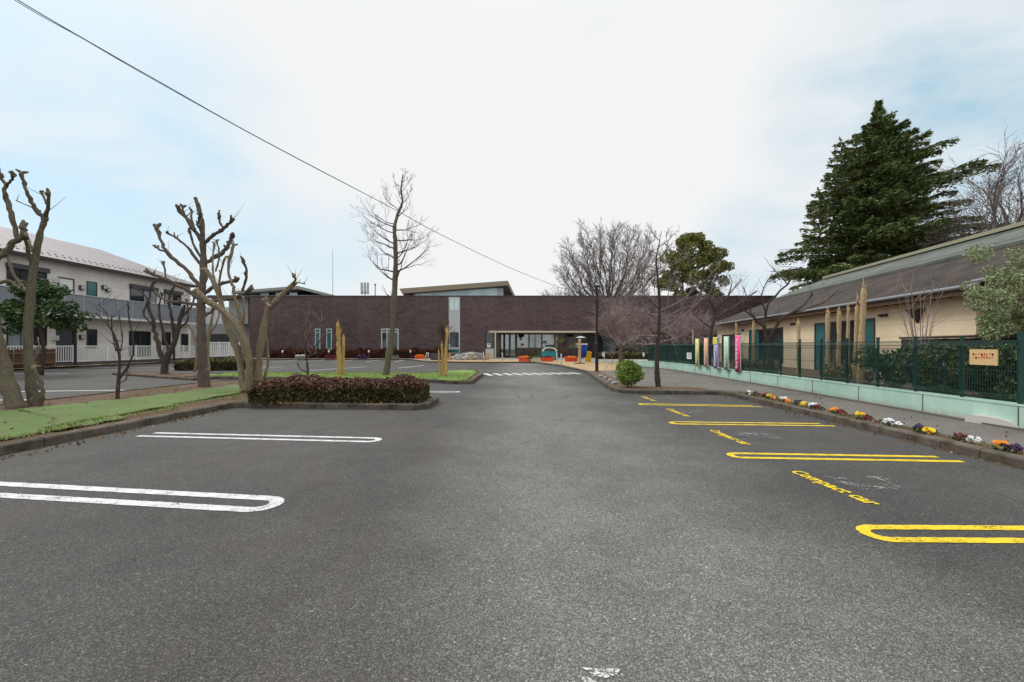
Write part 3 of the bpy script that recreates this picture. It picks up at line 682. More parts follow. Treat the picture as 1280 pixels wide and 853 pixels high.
# clerestory and wing roof
c0=lambda x,y,D: tuple(at(x,y,D))
mb=MB(); th=.55
f=[at(499,361,54),at(635,351,54)]; bk=[Vector((f[0].x-.6,63,f[0].z-1.0)),Vector((.55,63,pz(372,63)))]
lo=[Vector((p.x,p.y,p.z-th)) for p in (f[0],f[1],bk[1],bk[0])]; up=[f[0],f[1],bk[1],bk[0]]
lo[0].x+=.5; mb.hexa(lo+up); mb.build('wing_roof',M['eavetan'],lib)
mb=MB(); y0,y1=54.75,62.9
mb.hexa([(px(517,54.75),y0,6.9),(px(629,54.75),y0,6.9),(px(629,54.75),y1,6.9),(px(517,54.75),y1,6.9),(px(517,54.75),y0,pz(366.8,54.75)),(px(629,54.75),y0,pz(359.9,54.75)),(px(629,54.75),y1,8.0),(px(517,54.75),y1,7.1)]); mb.build('clerestory_wall',M['offwhite'],lib)
mb=MB(); yy=54.7
for x0,x1 in ((520,541),(541.6,562),(562.6,583),(583.6,604),(604.6,622)):
    zt=lambda x: pz(367.6-(x-517)*.070,54.7)
    mb.hexa([(px(x0,yy),yy,7.0),(px(x1,yy),yy,7.0),(px(x1,yy),yy+.05,7.0),(px(x0,yy),yy+.05,7.0),(px(x0,yy),yy,zt(x0)),(px(x1,yy),yy,zt(x1)),(px(x1,yy),yy+.05,zt(x1)),(px(x0,yy),yy+.05,zt(x0))])
mb.build('clerestory_glass',M['skyglass'],lib)
# rooftop gear
o=thing('roof_antenna','tall thin mast antenna on the brown building roof','antenna',(px(416,60),60,TOP-.25)); mb=MB(); mb.tube([(px(416,60),60,TOP-.3),(px(416,60),60,pz(312,60))],[.035,.02],5); mb.build('mast',M['darkgrey'],o); mb=MB(); mb.lathe((px(416,60),60,TOP-.3),[(.25,0),(.2,.2)],8); mb.build('base',M['grey'],o)
o=thing('antenna_cluster','cluster of short pale panel antennas above the brown roofline','antenna',(px(456,60),60,TOP-.25)); mb=MB()
for dx in (-.4,0,.4): mb.box(px(456,60)+dx-.1,px(456,60)+dx+.1,59.8,60.2,pz(368,60),pz(353.5,60))
mb.build('panel',M['offwhite'],o); mb=MB(); mb.tube([(px(456,60),60.1,TOP-.3),(px(456,60),60.1,pz(356,60))],.05,6); mb.box(px(456,60)-.5,px(456,60)+.5,60.1,60.18,pz(366,60),pz(365,60)); mb.build('mast',M['darkgrey'],o)
o=thing('vent_pipe','thin dark vent pipe on the brown roof behind young tree','pipe',(px(469,60),60,TOP-.25)); mb=MB(); mb.tube([(px(469,60),60,TOP-.3),(px(469,60),60,pz(357,60))],.06,6); mb.build('tube',M['darkgrey'],o); mb=MB(); mb.lathe((px(469,60),60,pz(357,60)),[(.12,0),(.12,.15),(.02,.25)],8); mb.build('cap',M['darkgrey'],o)

# grey wing left of the library and hall roof behind
o=thing('grey_annex','pale grey rendered annex at left end of the brown building','building',(-33,53,0))
mb=MB(); mb.box(px(286,53),px(312,53)-.15,53,70,pz(405,53),pz(372,53)); mb.box(px(243,56),px(312,53)-.2,55,70,0,pz(404,53)); mb.build('wall',M['grey'],o)
mb=MB(); mb.box(px(238,60),px(288,60),60,69,pz(404,60)-.2,pz(384,60)); mb.build('rear_block',M['offwhite'],o)
mb=MB(); mb.hexa([(px(255,52),52.2,pz(372,52)),(px(312,52)-.1,52.2,pz(372,52)),(px(312,52)-.1,70,pz(372,52)),(px(255,52),70,pz(372,52)),(px(258,52),52.2,pz(369,52)),(px(312,52)-.1,52.2,pz(369,52)),(px(312,52)-.1,70,pz(369,52)),(px(258,52),70,pz(369,52))]); mb.build('roof',M['darkgrey'],o)
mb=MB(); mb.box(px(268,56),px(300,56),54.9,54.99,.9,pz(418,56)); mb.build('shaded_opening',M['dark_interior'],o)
o=thing('hall_building','distant hall with shallow grey gabled roof behind brown building','building',(-26,78,0))
mb=MB(); mb.box(px(300,80),px(412,80),80,95,0,pz(369,80)); mb.build('wall',M['offwhite'],o)
mb=MB(); a=at(290,364,78); q=at(372,357.5,78); c=at(425,371,78)
mb.hexa([(a.x,78,a.z-.5),(c.x,78,c.z-.5),(c.x,97,c.z-.5),(a.x,97,a.z-.5),(a.x,78,a.z),(c.x,78,c.z),(c.x,97,c.z),(a.x,97,a.z)]) if False else None
pr=[(a.x,a.z-.4),(a.x,a.z),(q.x,q.z),(c.x+2,c.z-.5),(c.x+2,c.z-.9),(q.x,q.z-.5)]
n=len(pr); mb.v+=[(x,78,z) for x,z in pr]+[(x,97,z) for x,z in pr]
for i in range(n): j=(i+1)%n; mb.f.append((i,j,n+j,n+i))
mb.f.append(tuple(range(n))); mb.f.append(tuple(n+i for i in reversed(range(n)))); mb.build('roof',M['grey'],o)
for x in (326,345,362): mb=MB(); mb.box(px(x,80),px(x+10,80),79.9,79.99,pz(371,80)-.3,pz(366,80)); mb.build('window',M['skyglass'],o)

# ------------------------------------------------------------------ apartment block (left)
FA=Frame((-31,0),(0,1),(1,0))
apt=thing('apartment_building','two storey cream apartment block with grey balcony panels and grey roof','building',(-34,30,0))
S0,S1=14.0,43.9; EZ=7.3
mb=MB(); FA.box(mb,S0,S1,-9.5,0,0,EZ); mb.build('wall',M['apt'],apt)
mb=MB(); e=.55
A=[FA.P(S0-.5,e,EZ),FA.P(S1+e,e,EZ),FA.P(S1+e,-10,EZ),FA.P(S0-.5,-10,EZ)]; r0=FA.P(S0+3,-4.9,9.85); r1=FA.P(S1-4.2,-4.9,9.85)
b0=[(x,y,z-.16) for x,y,z in A]; mb.v+=b0+A+[r0,r1]
for f_ in ((0,1,5,4),(1,2,6,5),(2,3,7,6),(3,0,4,7),(4,5,9,8),(5,6,9),(6,7,8,9),(7,4,8),(3,2,1,0)): mb.f.append(f_)
rf=mb.build('roof',M['apt_roof'],apt)
mb=MB(); FA.box(mb,S0-.5,S1+e+.02,e,e+.1,EZ-.2,EZ-.02); mb.build('gutter',M['darkbrown'],rf)
mb=MB()
for i in range(60):
    for row in (0,1):
        s=S0+1+i*.5+row*.25; fr=.10+.07*row; x=e-fr*(e+4.9); z=EZ+fr*2.55
        FA.box(mb,s,s+.06,x-.04,x+.04,z,z+.05)
tag(mb.build('snow_guards',M['darkgrey'],rf),kind='stuff')
# balcony
BZ0,BZ1=3.62,4.95
bal=MB(); FA.box(bal,S0,S1-.3,0,1.25,3.45,3.62); bo=bal.build('balcony',M['white'],apt)
mb=MB(); FA.box(mb,S0,S1-.3,1.25,1.30,3.64,BZ1); mb.build('balcony_panel',M['greyblue'],bo)
mb=MB(); FA.box(mb,S0,S1-.3,1.22,1.34,BZ1,BZ1+.05)
k=S0
while k<S1-.3: FA.box(mb,k,k+.03,1.302,1.325,3.64,BZ1); k+=1.35
mb.build('rail',M['offwhite'],bo)
mb=MB()
for s in (FA.sz(93,400,1.2)[0],FA.sz(217,400,1.2)[0],S0+.3): FA.box(mb,s,s+.14,1.1,1.24,0,3.45)
mb.build('post',M['darkbrown'],apt)
def aw(x0,x1,y0,y1,fm,pm,mull=1,hood=False,name='window',zlim=None,**k):
    a0,_=FA.sz(x0,y0); a1,_=FA.sz(x1,y1)
    return window(FA,apt,a0,a1,y0_ if False else zlim[0],zlim[1],fm,pm,mull=mull,hood=hood,name=name,**k)
UP=(4.3,6.35)
aw(8,58,0,0,M['darkbrown'],[M['glass'],M['glass'],M['glass']],3,True,zlim=(4.3,6.3))
aw(72,92.5,0,0,M['darkgrey'],M['white'],1,name='door',zlim=(3.7,6.2),fw=.09)
aw(108,121,0,0,M['darkgrey'],M['tealglass'],zlim=(4.9,6.2))
aw(162,195,0,0,M['darkbrown'],[M['glass'],M['curtain']],2,True,zlim=(4.3,6.2))
aw(205,226,0,0,M['darkgrey'],[M['curtain'],M['glass']],2,True,zlim=(4.3,6.2))
aw(8,58,0,0,M['darkbrown'],[M['curtain'],M['curtain'],M['glass']],3,zlim=(.5,2.7))
aw(70,92,0,0,M['darkgrey'],M['darkgrey'],1,name='door',zlim=(.2,2.8),fw=.1)
aw(108,121,0,0,M['darkgrey'],M['glass'],zlim=(1.3,2.7))
aw(161,188,0,0,M['darkgrey'],[M['glass'],M['glass']],2,zlim=(.6,2.7))
aw(202,213,0,0,M['darkgrey'],M['glass'],zlim=(.3,2.7)); aw(226,235,0,0,M['darkgrey'],M['glass'],zlim=(.9,2.6))
for x,zc in ((68,5.95),(68,5.2),(101,5.65),(101,2.1),(68,2.0),(134,5.75),(129,5.9),(199,5.9)):
    s,_=FA.sz(x,400); mb=MB(); FA.box(mb,s-.17,s+.17,0,.16,zc-.16,zc+.16); vo=mb.build('vent_unit',M['white'] if x==68 else M['darkgrey'],apt)
    mb=MB(); FA.box(mb,s-.12,s+.12,.161,.18,zc-.1,zc+.12); mb.build('grille',M['offwhite'],vo)
# fence in front of it
fe=thing('white_rail_fence','low white rail fence with thin bars in front of the apartment block','fence',(-29.9,30,0))
mb=MB(); FFe=Frame((-29.9,0),(0,1),(1,0)); k=18
mb=MB(); FFe.box(mb,18,50,-.08,.08,0,.35); mb.build('plinth',M['darkgrey'],fe)
mb=MB(); FFe.box(mb,18,50,-.03,.03,1.42,1.48); FFe.box(mb,18,50,-.02,.02,.42,.46)
while k<50: FFe.box(mb,k,k+.04,-.015,.015,.46,1.42); k+=.16
mb.build('bars',M['white'],fe)
k=18
while k<50.1:
    mb=MB(); FFe.box(mb,k-.05,k+.05,-.05,.05,.35,1.52); mb.build('post',M['white'],fe); k+=2.6
bf=thing('brush_screen','brown woven brush screen standing before the white rail fence','fence',(-29.6,20,0))
mb=MB(); k=19
while k<29.5: mb.obox((-29.55,k+random.uniform(-.02,.02),.75+random.uniform(-.03,.05)),(.03,0,0),(0,.05,0),(0,0,1.0)); k+=.07
mb.build('reeds',M['soffit'],bf); mb=MB(); mb.box(-29.52,-29.48,19,29.5,1.0,1.05); mb.box(-29.52,-29.48,19,29.5,.4,.45); mb.build('rail',M['bench_wood'],bf)
k=19
for k in (19.2,22.6,26,29.4): mb=MB(); mb.box(-29.62,-29.55,k,k+.08,0.05,1.3); mb.build('post',M['bench_wood'],bf)
# second white fence near the annex
fe=thing('white_panel_fence','short white panel fence behind the pollarded tree, beside grey annex','fence',(px(275,50),50,0)); mb=MB()
x=px(262,50)
while x<px(300,50): mb.box(x,x+.10,49.97,50.03,.3,pz(428.5,50)); x+=.2
mb.build('slats',M['white'],fe); mb=MB(); mb.box(px(262,50),px(300,50),49.93,50.0,pz(429,50),pz(427.8,50)); mb.box(px(262,50),px(300,50),49.93,50.0,.25,.35); mb.build('rail',M['white'],fe)
for x in (262,274,286,299): mb=MB(); mb.box(px(x,50),px(x,50)+.12,49.85,49.95,0.05,pz(427.5,50)); mb.build('post',M['white'],fe)

# ------------------------------------------------------------------ right-hand cream building
u=Vector((.142,1)).normalized(); nn=Vector((-u.y,u.x))      # outward = towards -X
EO=Vector((13.3,13.7)); WO=EO-nn*.55
FE=Frame(EO,u,nn); FW=Frame(WO,u,nn)
hall=thing('cream_hall','single storey cream building with long weathered slate roof behind green fence','building',(17,22,0))
EZ=3.28; SA,SB=-.05,25.2
mb=MB(); FW.box(mb,SA,SB,-8,0,0,EZ-.02); mb.build('wall',M['cream'],hall)
# roof: slab lower pitch, upper metal pitch raised, hip at far end
def PR(s,d,z): q=EO+u*s+nn*d; return Vector((q.x,q.y,z))
ZR=5.56; dr=-4.2; RF=15.6   # ridge runs to s=RF
e0,e1=PR(-6,0,EZ),PR(SB+.6,0,EZ); f=.64
m0,m1=PR(-6,dr*f,EZ+(ZR-EZ)*f),PR(RF+(SB+.6-RF)*(1-f),dr*f,EZ+(ZR-EZ)*f); q0,q1=PR(-6,dr,ZR),PR(RF,dr,ZR)
bk=PR(SB+.6,2*dr,EZ)
rmb=MB(); up=Vector((0,0,.10))
e0w=PR(-.9,0,EZ); m0w=PR(-.9,dr*f,EZ+(ZR-EZ)*f)
rmb.hexa([e0w-up,e1-up,m1-up,m0w-up,e0w,e1,m1,m0w]); 
m00=PR(-6,dr*f,EZ+(ZR-EZ)*f); g0=PR(-6,dr*.36,EZ+(ZR-EZ)*.36); g1=PR(-.9,dr*.36,EZ+(ZR-EZ)*.36)
rmb.hexa([g0-up,g1-up,m0w-up,m00-up,g0,g1,m0w,m00])
rmb.poly([e1,bk,q1,m1]); b2=PR(-6,2*dr,EZ); rmb.poly([q0,q1,bk,b2])
roof=rmb.build('roof',M['slate'],hall)
rmb=MB(); up2=Vector((0,0,.12)); m0b=PR(-6,dr*(f-.02),EZ+(ZR-EZ)*(f-.02)); m1b=PR(m1.dot(Vector((0,0,0))) if False else RF+(SB+.6-RF)*(1-f),dr*(f-.02),EZ+(ZR-EZ)*(f-.02))
rmb.hexa([m0b+up*.1,m1b+up*.1,q1+up*.1,q0+up*.1,m0b+up2,m1b+up2,q1+up2,q0+up2]); rmb.build('upper_roof',M['metal_roof'],hall)
rmb=MB(); rmb.obox(((q0+q1)/2+Vector((0,0,.17))),q1-q0,nn.to_3d()*.35,(0,0,.14)); rmb.build('ridge_cap',M['ridge'],hall)
rmb=MB(); rmb.tube([PR(-.9,.06,EZ-.07),PR(SB+.6,.06,EZ-.07)],.06,8); rmb.build('gutter',M['greyblue'],hall)
rmb=MB(); a_=[PR(-.9,-.02,EZ-.14),PR(SB+.5,-.02,EZ-.14),PR(SB+.5,-.53,EZ-.14),PR(-.9,-.53,EZ-.14)]; rmb.hexa([p-Vector((0,0,.03)) for p in a_]+a_)
FE.box(rmb,-.85,SB+.5,-.04,-.0,EZ-.30,EZ-.12); rmb.build('soffit',M['soffit'],hall)
k=0.2
while k<SB: rmb=MB(); FE.box(rmb,k,k+.07,-.53,-.05,EZ-.28,EZ-.17); rmb.build('rafter_tail',M['soffit'],hall); k+=.6
# windows on the long wall
def hw(x0,x1,y0,y1,fm,pm,mull=1,name='window',**k):
    a0,z0_=FW.sz(x0,y0); a1,_=FW.sz(x1,y1); z1_=FW.sz((x0+x1)/2,(y0))[1]; zz0=FW.sz((x0+x1)/2,y1)[1]
    return window(FW,hall,min(a0,a1),max(a0,a1),max(.15,zz0),z1_,fm,pm,mull=mull,name=name,**k)
hw(979,937,411,452,M['darkgrey'],[M['glass'],M['glass'],M['tealglass']],3,fw=.07)
hw(1094,1019,401,470,M['darkgrey'],[M['tealglass'],M['glass'],M['glass'],M['tealglass']],4,fw=.08)
hw(926,903,418,455,M['darkbrown'],M['glass'],1,fw=.07)
hw(899,892,422,455,M['darkbrown'],M['glass'],1,fw=.07)
for x,y in ((929,413),(992,405.5),(1106,394.5)):
    s,z=FW.sz(x,y)
    for ds in (-.12,.12):
        mb=MB(); FW.box(mb,s+ds-.07,s+ds+.07,0,.12,z-.05,z+.05); mb.build('vent_hood',M['darkbrown'],hall)
s,z=FW.sz(1148,394); mb=MB(); mb.v+=[FW.P(s-.35,.0,z+.22),FW.P(s+.35,.0,z+.22),FW.P(s,.0,z-.28),FW.P(s-.35,.2,z+.22),FW.P(s+.35,.2,z+.22),FW.P(s,.06,z-.28)]
for f_ in ((0,1,2),(5,4,3),(0,3,4,1),(1,4,5,2),(2,5,3,0)): mb.f.append(f_)
mb.build('triangular_hood',M['darkbrown'],hall)
# projecting near wing with its own eave
P0=Vector((14.3,13.75)); P1=Vector((12.35,7.6)); u2=(P1-P0).normalized(); n2v=Vector((u2.y,-u2.x)); 
if n2v.x>0: n2v=-n2v
FN=Frame(P0,u2,n2v)
mb=MB(); FN.box(mb,0,(P1-P0).length+2,-5,0,0,3.5); mb.build('wing_wall',M['cream'],hall)
L2=(P1-P0).length+2
mb=MB(); a=[FN.P(-.3,.6,3.45),FN.P(L2,.6,3.45),FN.P(L2,-3.2,5.0),FN.P(-.3,-3.2,5.0)]; mb.hexa([(x,y,z-.1) for x,y,z in a]+a); mb.build('wing_roof',M['slate'],hall)
mb=MB(); mb.tube([FN.P(-.3,.67,3.36),FN.P(L2,.67,3.36)],.06,8); mb.build('gutter',M['greyblue'],hall)
s,_=FN.sz(1214,400); mb=MB(); mb.tube([FN.P(.12,.1,3.3),FN.P(.12,.1,0)],.06,8); mb.build('downpipe',M['greyblue'],hall)
# dark timber screen behind fence
scr=thing('dark_timber_screen','dark timber board screen between green fence and cream wall','screen',(11,11,0)); mb=MB()
a=Vector((11.9,13.9)); c=Vector((10.9,9.2)); d=(c-a).normalized(); n=int((c-a).length/.16)
for i in range(n): q=a+d*(i+.5)*.16; mb.obox((q.x,q.y,.85),(d.x*.15,d.y*.15,0),(-d.y*.03,d.x*.03,0),(0,0,1.66+random.uniform(-.01,.01)))
mb.build('boards',M['darkboard'],scr); mb=MB(); mm=(a+c)/2; mb.obox((mm.x-.03,mm.y,1.72),(d.x*4.8,d.y*4.8,0),(-d.y*.09,d.x*.09,0),(0,0,.06)); mb.build('rail',M['darkbrown'],scr)

# ------------------------------------------------------------------ mint wall, green fence
WP=[(8.42,2.0),(8.56,7.6),(8.9,14.5),(9.2,22.0),(9.30,25.7),(9.0,28.2),(8.3,30.6)]
wl=thing('mint_retaining_wall','low mint green painted concrete wall under the green mesh fence','wall',(8.9,15,0))
off=offset(WP,-.22)
mb=MB(); mb.prism([tuple(p) for p in WP]+[tuple(p) for p in reversed(off)],0,.47); mb.build('wall_body',M['mint'],wl)
mb=MB(); o1=offset(WP,.012); o2=offset(WP,-.24); mb.prism([tuple(p) for p in o1]+[tuple(p) for p in reversed(o2)],.473,.50); mb.build('coping',M['mint'],wl)
mb=MB()
def along(path,step):
    path=[Vector(p) for p in path]; out=[]; carry=0
    for a,bq in zip(path[:-1],path[1:]):
        L=(bq-a).length; k=carry
        while k<L: out.append((a.lerp(bq,k/L),(bq-a).normalized())); k+=step
        carry=k-L
    return out
for q,d in along(WP,1.9): mb.obox((q.x-.003,q.y,.29),(d.x*.014,d.y*.014,0),(.01,0,0),(0,0,.36))
mb.build('joints',M['gully'],wl)
gut=offset(WP,.13); mb=MB(); mb.prism([tuple(p) for p in gut]+[tuple(p) for p in reversed(offset(WP,.003))],.05,.115); struct(mb,'gutter_strip',M['gully'])
surf('planting_bed_soil',[(8.75,2),(9.12,14.5),(9.45,22),(9.5,25.7),(9.2,28.2),(8.6,30.6),(14.5,31),(13.8,13),(12.6,5)],.38,M['soil'])
# pale concrete block at the foot of the wall
bl=MB(); a=Vector(gp(1206,527,.085)); c=Vector(gp(1272,537,.085)); dd=(c-a).normalized(); L=(c-a).length; n_=Vector((dd.y,-dd.x)); 
if n_.x>0: n_=-n_
prof=[(0,.0),(0,.11),(.1,.145),(L*.6,.14),(L*.85,.11),(L,.03),(L,0)]
for side in (0,.2):
    for s,z in prof: q=a+dd*s+n_*side*.0+Vector((-n_.x,-n_.y))*side; bl.v.append((q.x,q.y,.085+z))
n=len(prof)
for i in range(n-1): bl.f.append((i,i+1,n+i+1,n+i))
bl.f.append(tuple(range(n))); bl.f.append(tuple(n+i for i in reversed(range(n))))
tag(bl.build('kerb_block',M['concrete_white']),'pale worn concrete kerb block lying at the foot of the mint wall','kerb block')

fn=thing('mesh_fence','dark green welded mesh fence with posts standing on the mint wall','fence',(8.9,15,0))
FP=[tuple(p) for p in offset(WP,-.11)]
FP=[Vector(p) for p in FP]; st=[]
# start post at D 7.8
def pt_at(D):
    for a,bq in zip(FP[:-1],FP[1:]):
        if a.y<=D<=bq.y: return a.lerp(bq,(D-a.y)/(bq.y-a.y))
    return FP[-1]
PD=[7.75+i*1.08 for i in range(21)]
PPT=[pt_at(D) for D in PD]
for i,q in enumerate(PPT):
    mb=MB(); r=.036 if i==0 else .022; mb.box(q.x-r,q.x+r,q.y-r,q.y+r,.40,1.66 if i else 1.70); mb.box(q.x-r-.006,q.x+r+.006,q.y-r-.006,q.y+r+.006,1.66 if i else 1.70,1.69 if i else 1.73)
    mb.build('post',M['greenmetal'],fn)
zs=[(.53,0),(.58,-.05),(.63,0),(1.05,0),(1.42,0),(1.50,-.07),(1.58,0),(1.60,0)]
for i in range(len(PPT)-1):
    a,c=PPT[i],PPT[i+1]; d=(c-a).normalized(); L=(c-a).length; n_=Vector((d.y,-d.x)); 
    if n_.x>0: n_=-n_
    a=a+n_*.04; mb=MB(); k=.03
    while k<L:
        q=a+d*k
        for (z0,o0),(z1,o1_) in zip(zs[:-1],zs[1:]):
            p0=Vector((q.x+n_.x*-o0,q.y+n_.y*-o0,z0)); p1=Vector((q.x+n_.x*-o1_,q.y+n_.y*-o1_,z1)); r=.0070
            dx=Vector((d.x,d.y,0))*r; dn=Vector((n_.x,n_.y,0))*r
            b0=len(mb.v); mb.v+=[tuple(p0-dx),tuple(p0+dx),tuple(p0+dn*1.5),tuple(p1-dx),tuple(p1+dx),tuple(p1+dn*1.5)]
            mb.f+=[(b0,b0+1,b0+4,b0+3),(b0+1,b0+2,b0+5,b0+4),(b0+2,b0,b0+3,b0+5)]
        k+=.05 
    for z,o_ in ((.53,0),(.58,-.05),(.63,0),(1.05,0),(1.42,0),(1.50,-.07),(1.58,0)):
        p0=a+n_*-o_; mb.obox((p0.x+d.x*L/2,p0.y+d.y*L/2,z),(d.x*L,d.y*L,0),(n_.x*.01,n_.y*.01,0),(0,0,.012))
    mb.build('mesh_panel',M['greenmetal'],fn)
# green netting tied to the far bays
net=bpy.data.materials.new('green_netting'); net.use_nodes=True; tt_=net.node_tree; bs=tt_.nodes['Principled BSDF']; bs.inputs['Base Color'].default_value=(.010,.048,.042,1); bs.inputs['Roughness'].default_value=.9; bs.inputs['Alpha'].default_value=.82
for i in range(13,20):
    a,c=PPT[i],PPT[i+1]; mb=MB(); mb.obox(((a.x+c.x)/2+.04,(a.y+c.y)/2,1.05),(c.x-a.x,c.y-a.y,0),(.008,0,0),(0,0,1.05)); mb.build('netting',net,fn)

# banners on the fence
def glyphs(mb,q,d,n_,z0,z1,w_,cnt,th=.025):
    hgt=(z1-z0)/cnt
    for i in range(cnt):
        zc=z1-(i+.5)*hgt
        for k in range(5):
            if k<3: mb.obox((q.x+n_.x*.012+d.x*random.uniform(-.03,.03),q.y+n_.y*.012+d.y*random.uniform(-.03,.03),zc+(k-1)*hgt*.3),(d.x*w_*random.uniform(.5,.9),d.y*w_*random.uniform(.5,.9),0),(n_.x*.004,n_.y*.004,0),(0,0,th*.7))
            else: s=random.uniform(-.3,.3)*w_; mb.obox((q.x+n_.x*.013+d.x*s,q.y+n_.y*.013+d.y*s,zc),(d.x*th,d.y*th,0),(n_.x*.004,n_.y*.004,0),(0,0,hgt*.75))
for x,yt,yb,m,cn,desc in ((872,424,457,'lime_cloth','white_petals','yellow-green vertical banner on the mesh fence, farthest of the row'),(883,423,458.5,'orange_cloth','white_petals','pale orange vertical banner with white characters on the mesh fence'),
        (895.5,422,460.5,'purple_cloth','white_petals','lilac vertical banner with yellow top on the mesh fence'),(908.5,421,462,'mintcloth','white_petals','pale mint vertical banner between lilac and pink ones'),(923,419.5,464.5,'pink_cloth','white_petals','bright pink vertical banner with white characters on the mesh fence')):
    X=9.12 if x<890 else 9.03; D=X*K/(x-640); q=Vector((X-.02,D)); d=Vector((.04,1)).normalized(); n_=Vector((-.999,.04)); z1=H+(HY-yt)/K*D; z0=H+(HY-yb)/K*D; wd=.47
    o=thing('banner',desc,'banner',(q.x,q.y,.5),'vertical banners along the mesh fence')
    mb=MB(); seg=10
    for i in range(seg+1):
        s=-wd/2+wd*i/seg; wv=.018*math.sin(i*1.1)
        for z in (z0,z1): mb.v.append((q.x+d.x*s+n_.x*(.02+wv),q.y+d.y*s+n_.y*(.02+wv),z))
    for i in range(seg): mb.f.append((2*i,2*i+2,2*i+3,2*i+1))
    co=mb.build('cloth',M[m],o,True); sm=co.modifiers.new('t','SOLIDIFY'); sm.thickness=.004
    mb=MB(); glyphs(mb,q+n_*.045,d,n_,z0+.1,z1-(.35 if m=='purple_cloth' else .12),.22,7); mb.build('lettering',M[cn],o)
    if m=='purple_cloth': mb=MB(); mb.obox((q.x+n_.x*.045,q.y+n_.y*.045,z1-.15),(d.x*wd*.98,d.y*wd*.98,0),(.004,0,0),(0,0,.3)); mb.build('yellow_header',M['lime_cloth'],o)
    mb=MB(); mb.tube([(q.x-.01,q.y-wd/2-.01,.5),(q.x-.01,q.y-wd/2-.01,z1+.03)],.012,6); mb.tube([(q.x-.01,q.y-wd/2,z1),(q.x-.01,q.y+wd/2,z1)],.01,6); mb.build('pole',M['white'],o)
    mb=MB(); mb.box(q.x-.06,q.x+.02,q.y-.12,q.y+.12,.5,z0-.01); mb.build('foot_clip',M['black_metal'],o)
# signs on fence
D=8.62*K/(1231.5-640); o=thing('sign_board','tan board sign with faded red writing on the near fence bay','sign',(8.6,D,1)); 
mb=MB(); mb.box(8.58,8.60,D-.245,D+.245,H-24.5/K*D,H-5/K*D); mb.build('board',M['board_tan'],o)
mb=MB(); dd=Vector((0,1)); random.seed(5)
for zc in (1.335,1.28):
    for i in range(8):
        s=D+.17-i*.048
        for k in range(3): mb.obox((8.577,s+random.uniform(-.008,.008),zc+random.uniform(-.014,.014)),(.004,0,0),(0,random.choice((.03,.007)),0),(0,0,random.choice((.006,.03))))
mb.build('lettering',M['red_text'],o)
D=9.15*K/(864-640); o=thing('notice_sheet','small white notice sheet fixed low on the green netting','notice',(9.1,D,1)); mb=MB(); mb.box(9.04,9.05,D-.3,D+.3,pz(449,D),pz(441,D)); mb.build('sheet',M['white'],o)
mb=MB()
for i in range(6): mb.box(9.036,9.039,D-.22,D+.2-random.uniform(0,.1),pz(448,D)+.04+i*.05,pz(448,D)+.052+i*.05)
mb.build('text_lines',M['darkgrey'],o)

# ------------------------------------------------------------------ trees
def smoothpath(P,sub=4):
    P=[Vector(p) for p in P]; out=[]
    for i in range(len(P)-1):
        p0=P[max(i-1,0)];p1=P[i];p2=P[i+1];p3=P[min(i+2,len(P)-1)]
        for k in range(sub):
            t_=k/sub; out.append(.5*((2*p1)+(-p0+p2)*t_+(2*p0-5*p1+4*p2-p3)*t_*t_+(-p0+3*p1-3*p2+p3)*t_**3))
    out.append(P[-1]); return out
def branch(mb,P,r0,r1,n=8,knob=0,jit=.02,sub=4,flare=0):
    S=smoothpath(P,sub); m=len(S); L=sum((S[i+1]-S[i]).length for i in range(m-1)); rr=[]
    for i,p in enumerate(S):
        f=i/(m-1); r=r0+(r1-r0)*f
        r*=1+random.uniform(-.16,.16)
        if flare and i<3: r*=1+flare*(1-i/3)**2
        if knob and f>.88: r*=1+knob
        if 0<i<m-1: S[i]=p+Vector((random.uniform(-1,1),random.uniform(-1,1),random.uniform(-.5,.5)))*jit*r0*2
        rr.append(r)
    mb.tube(S,rr,n,True,.07); return S,rr
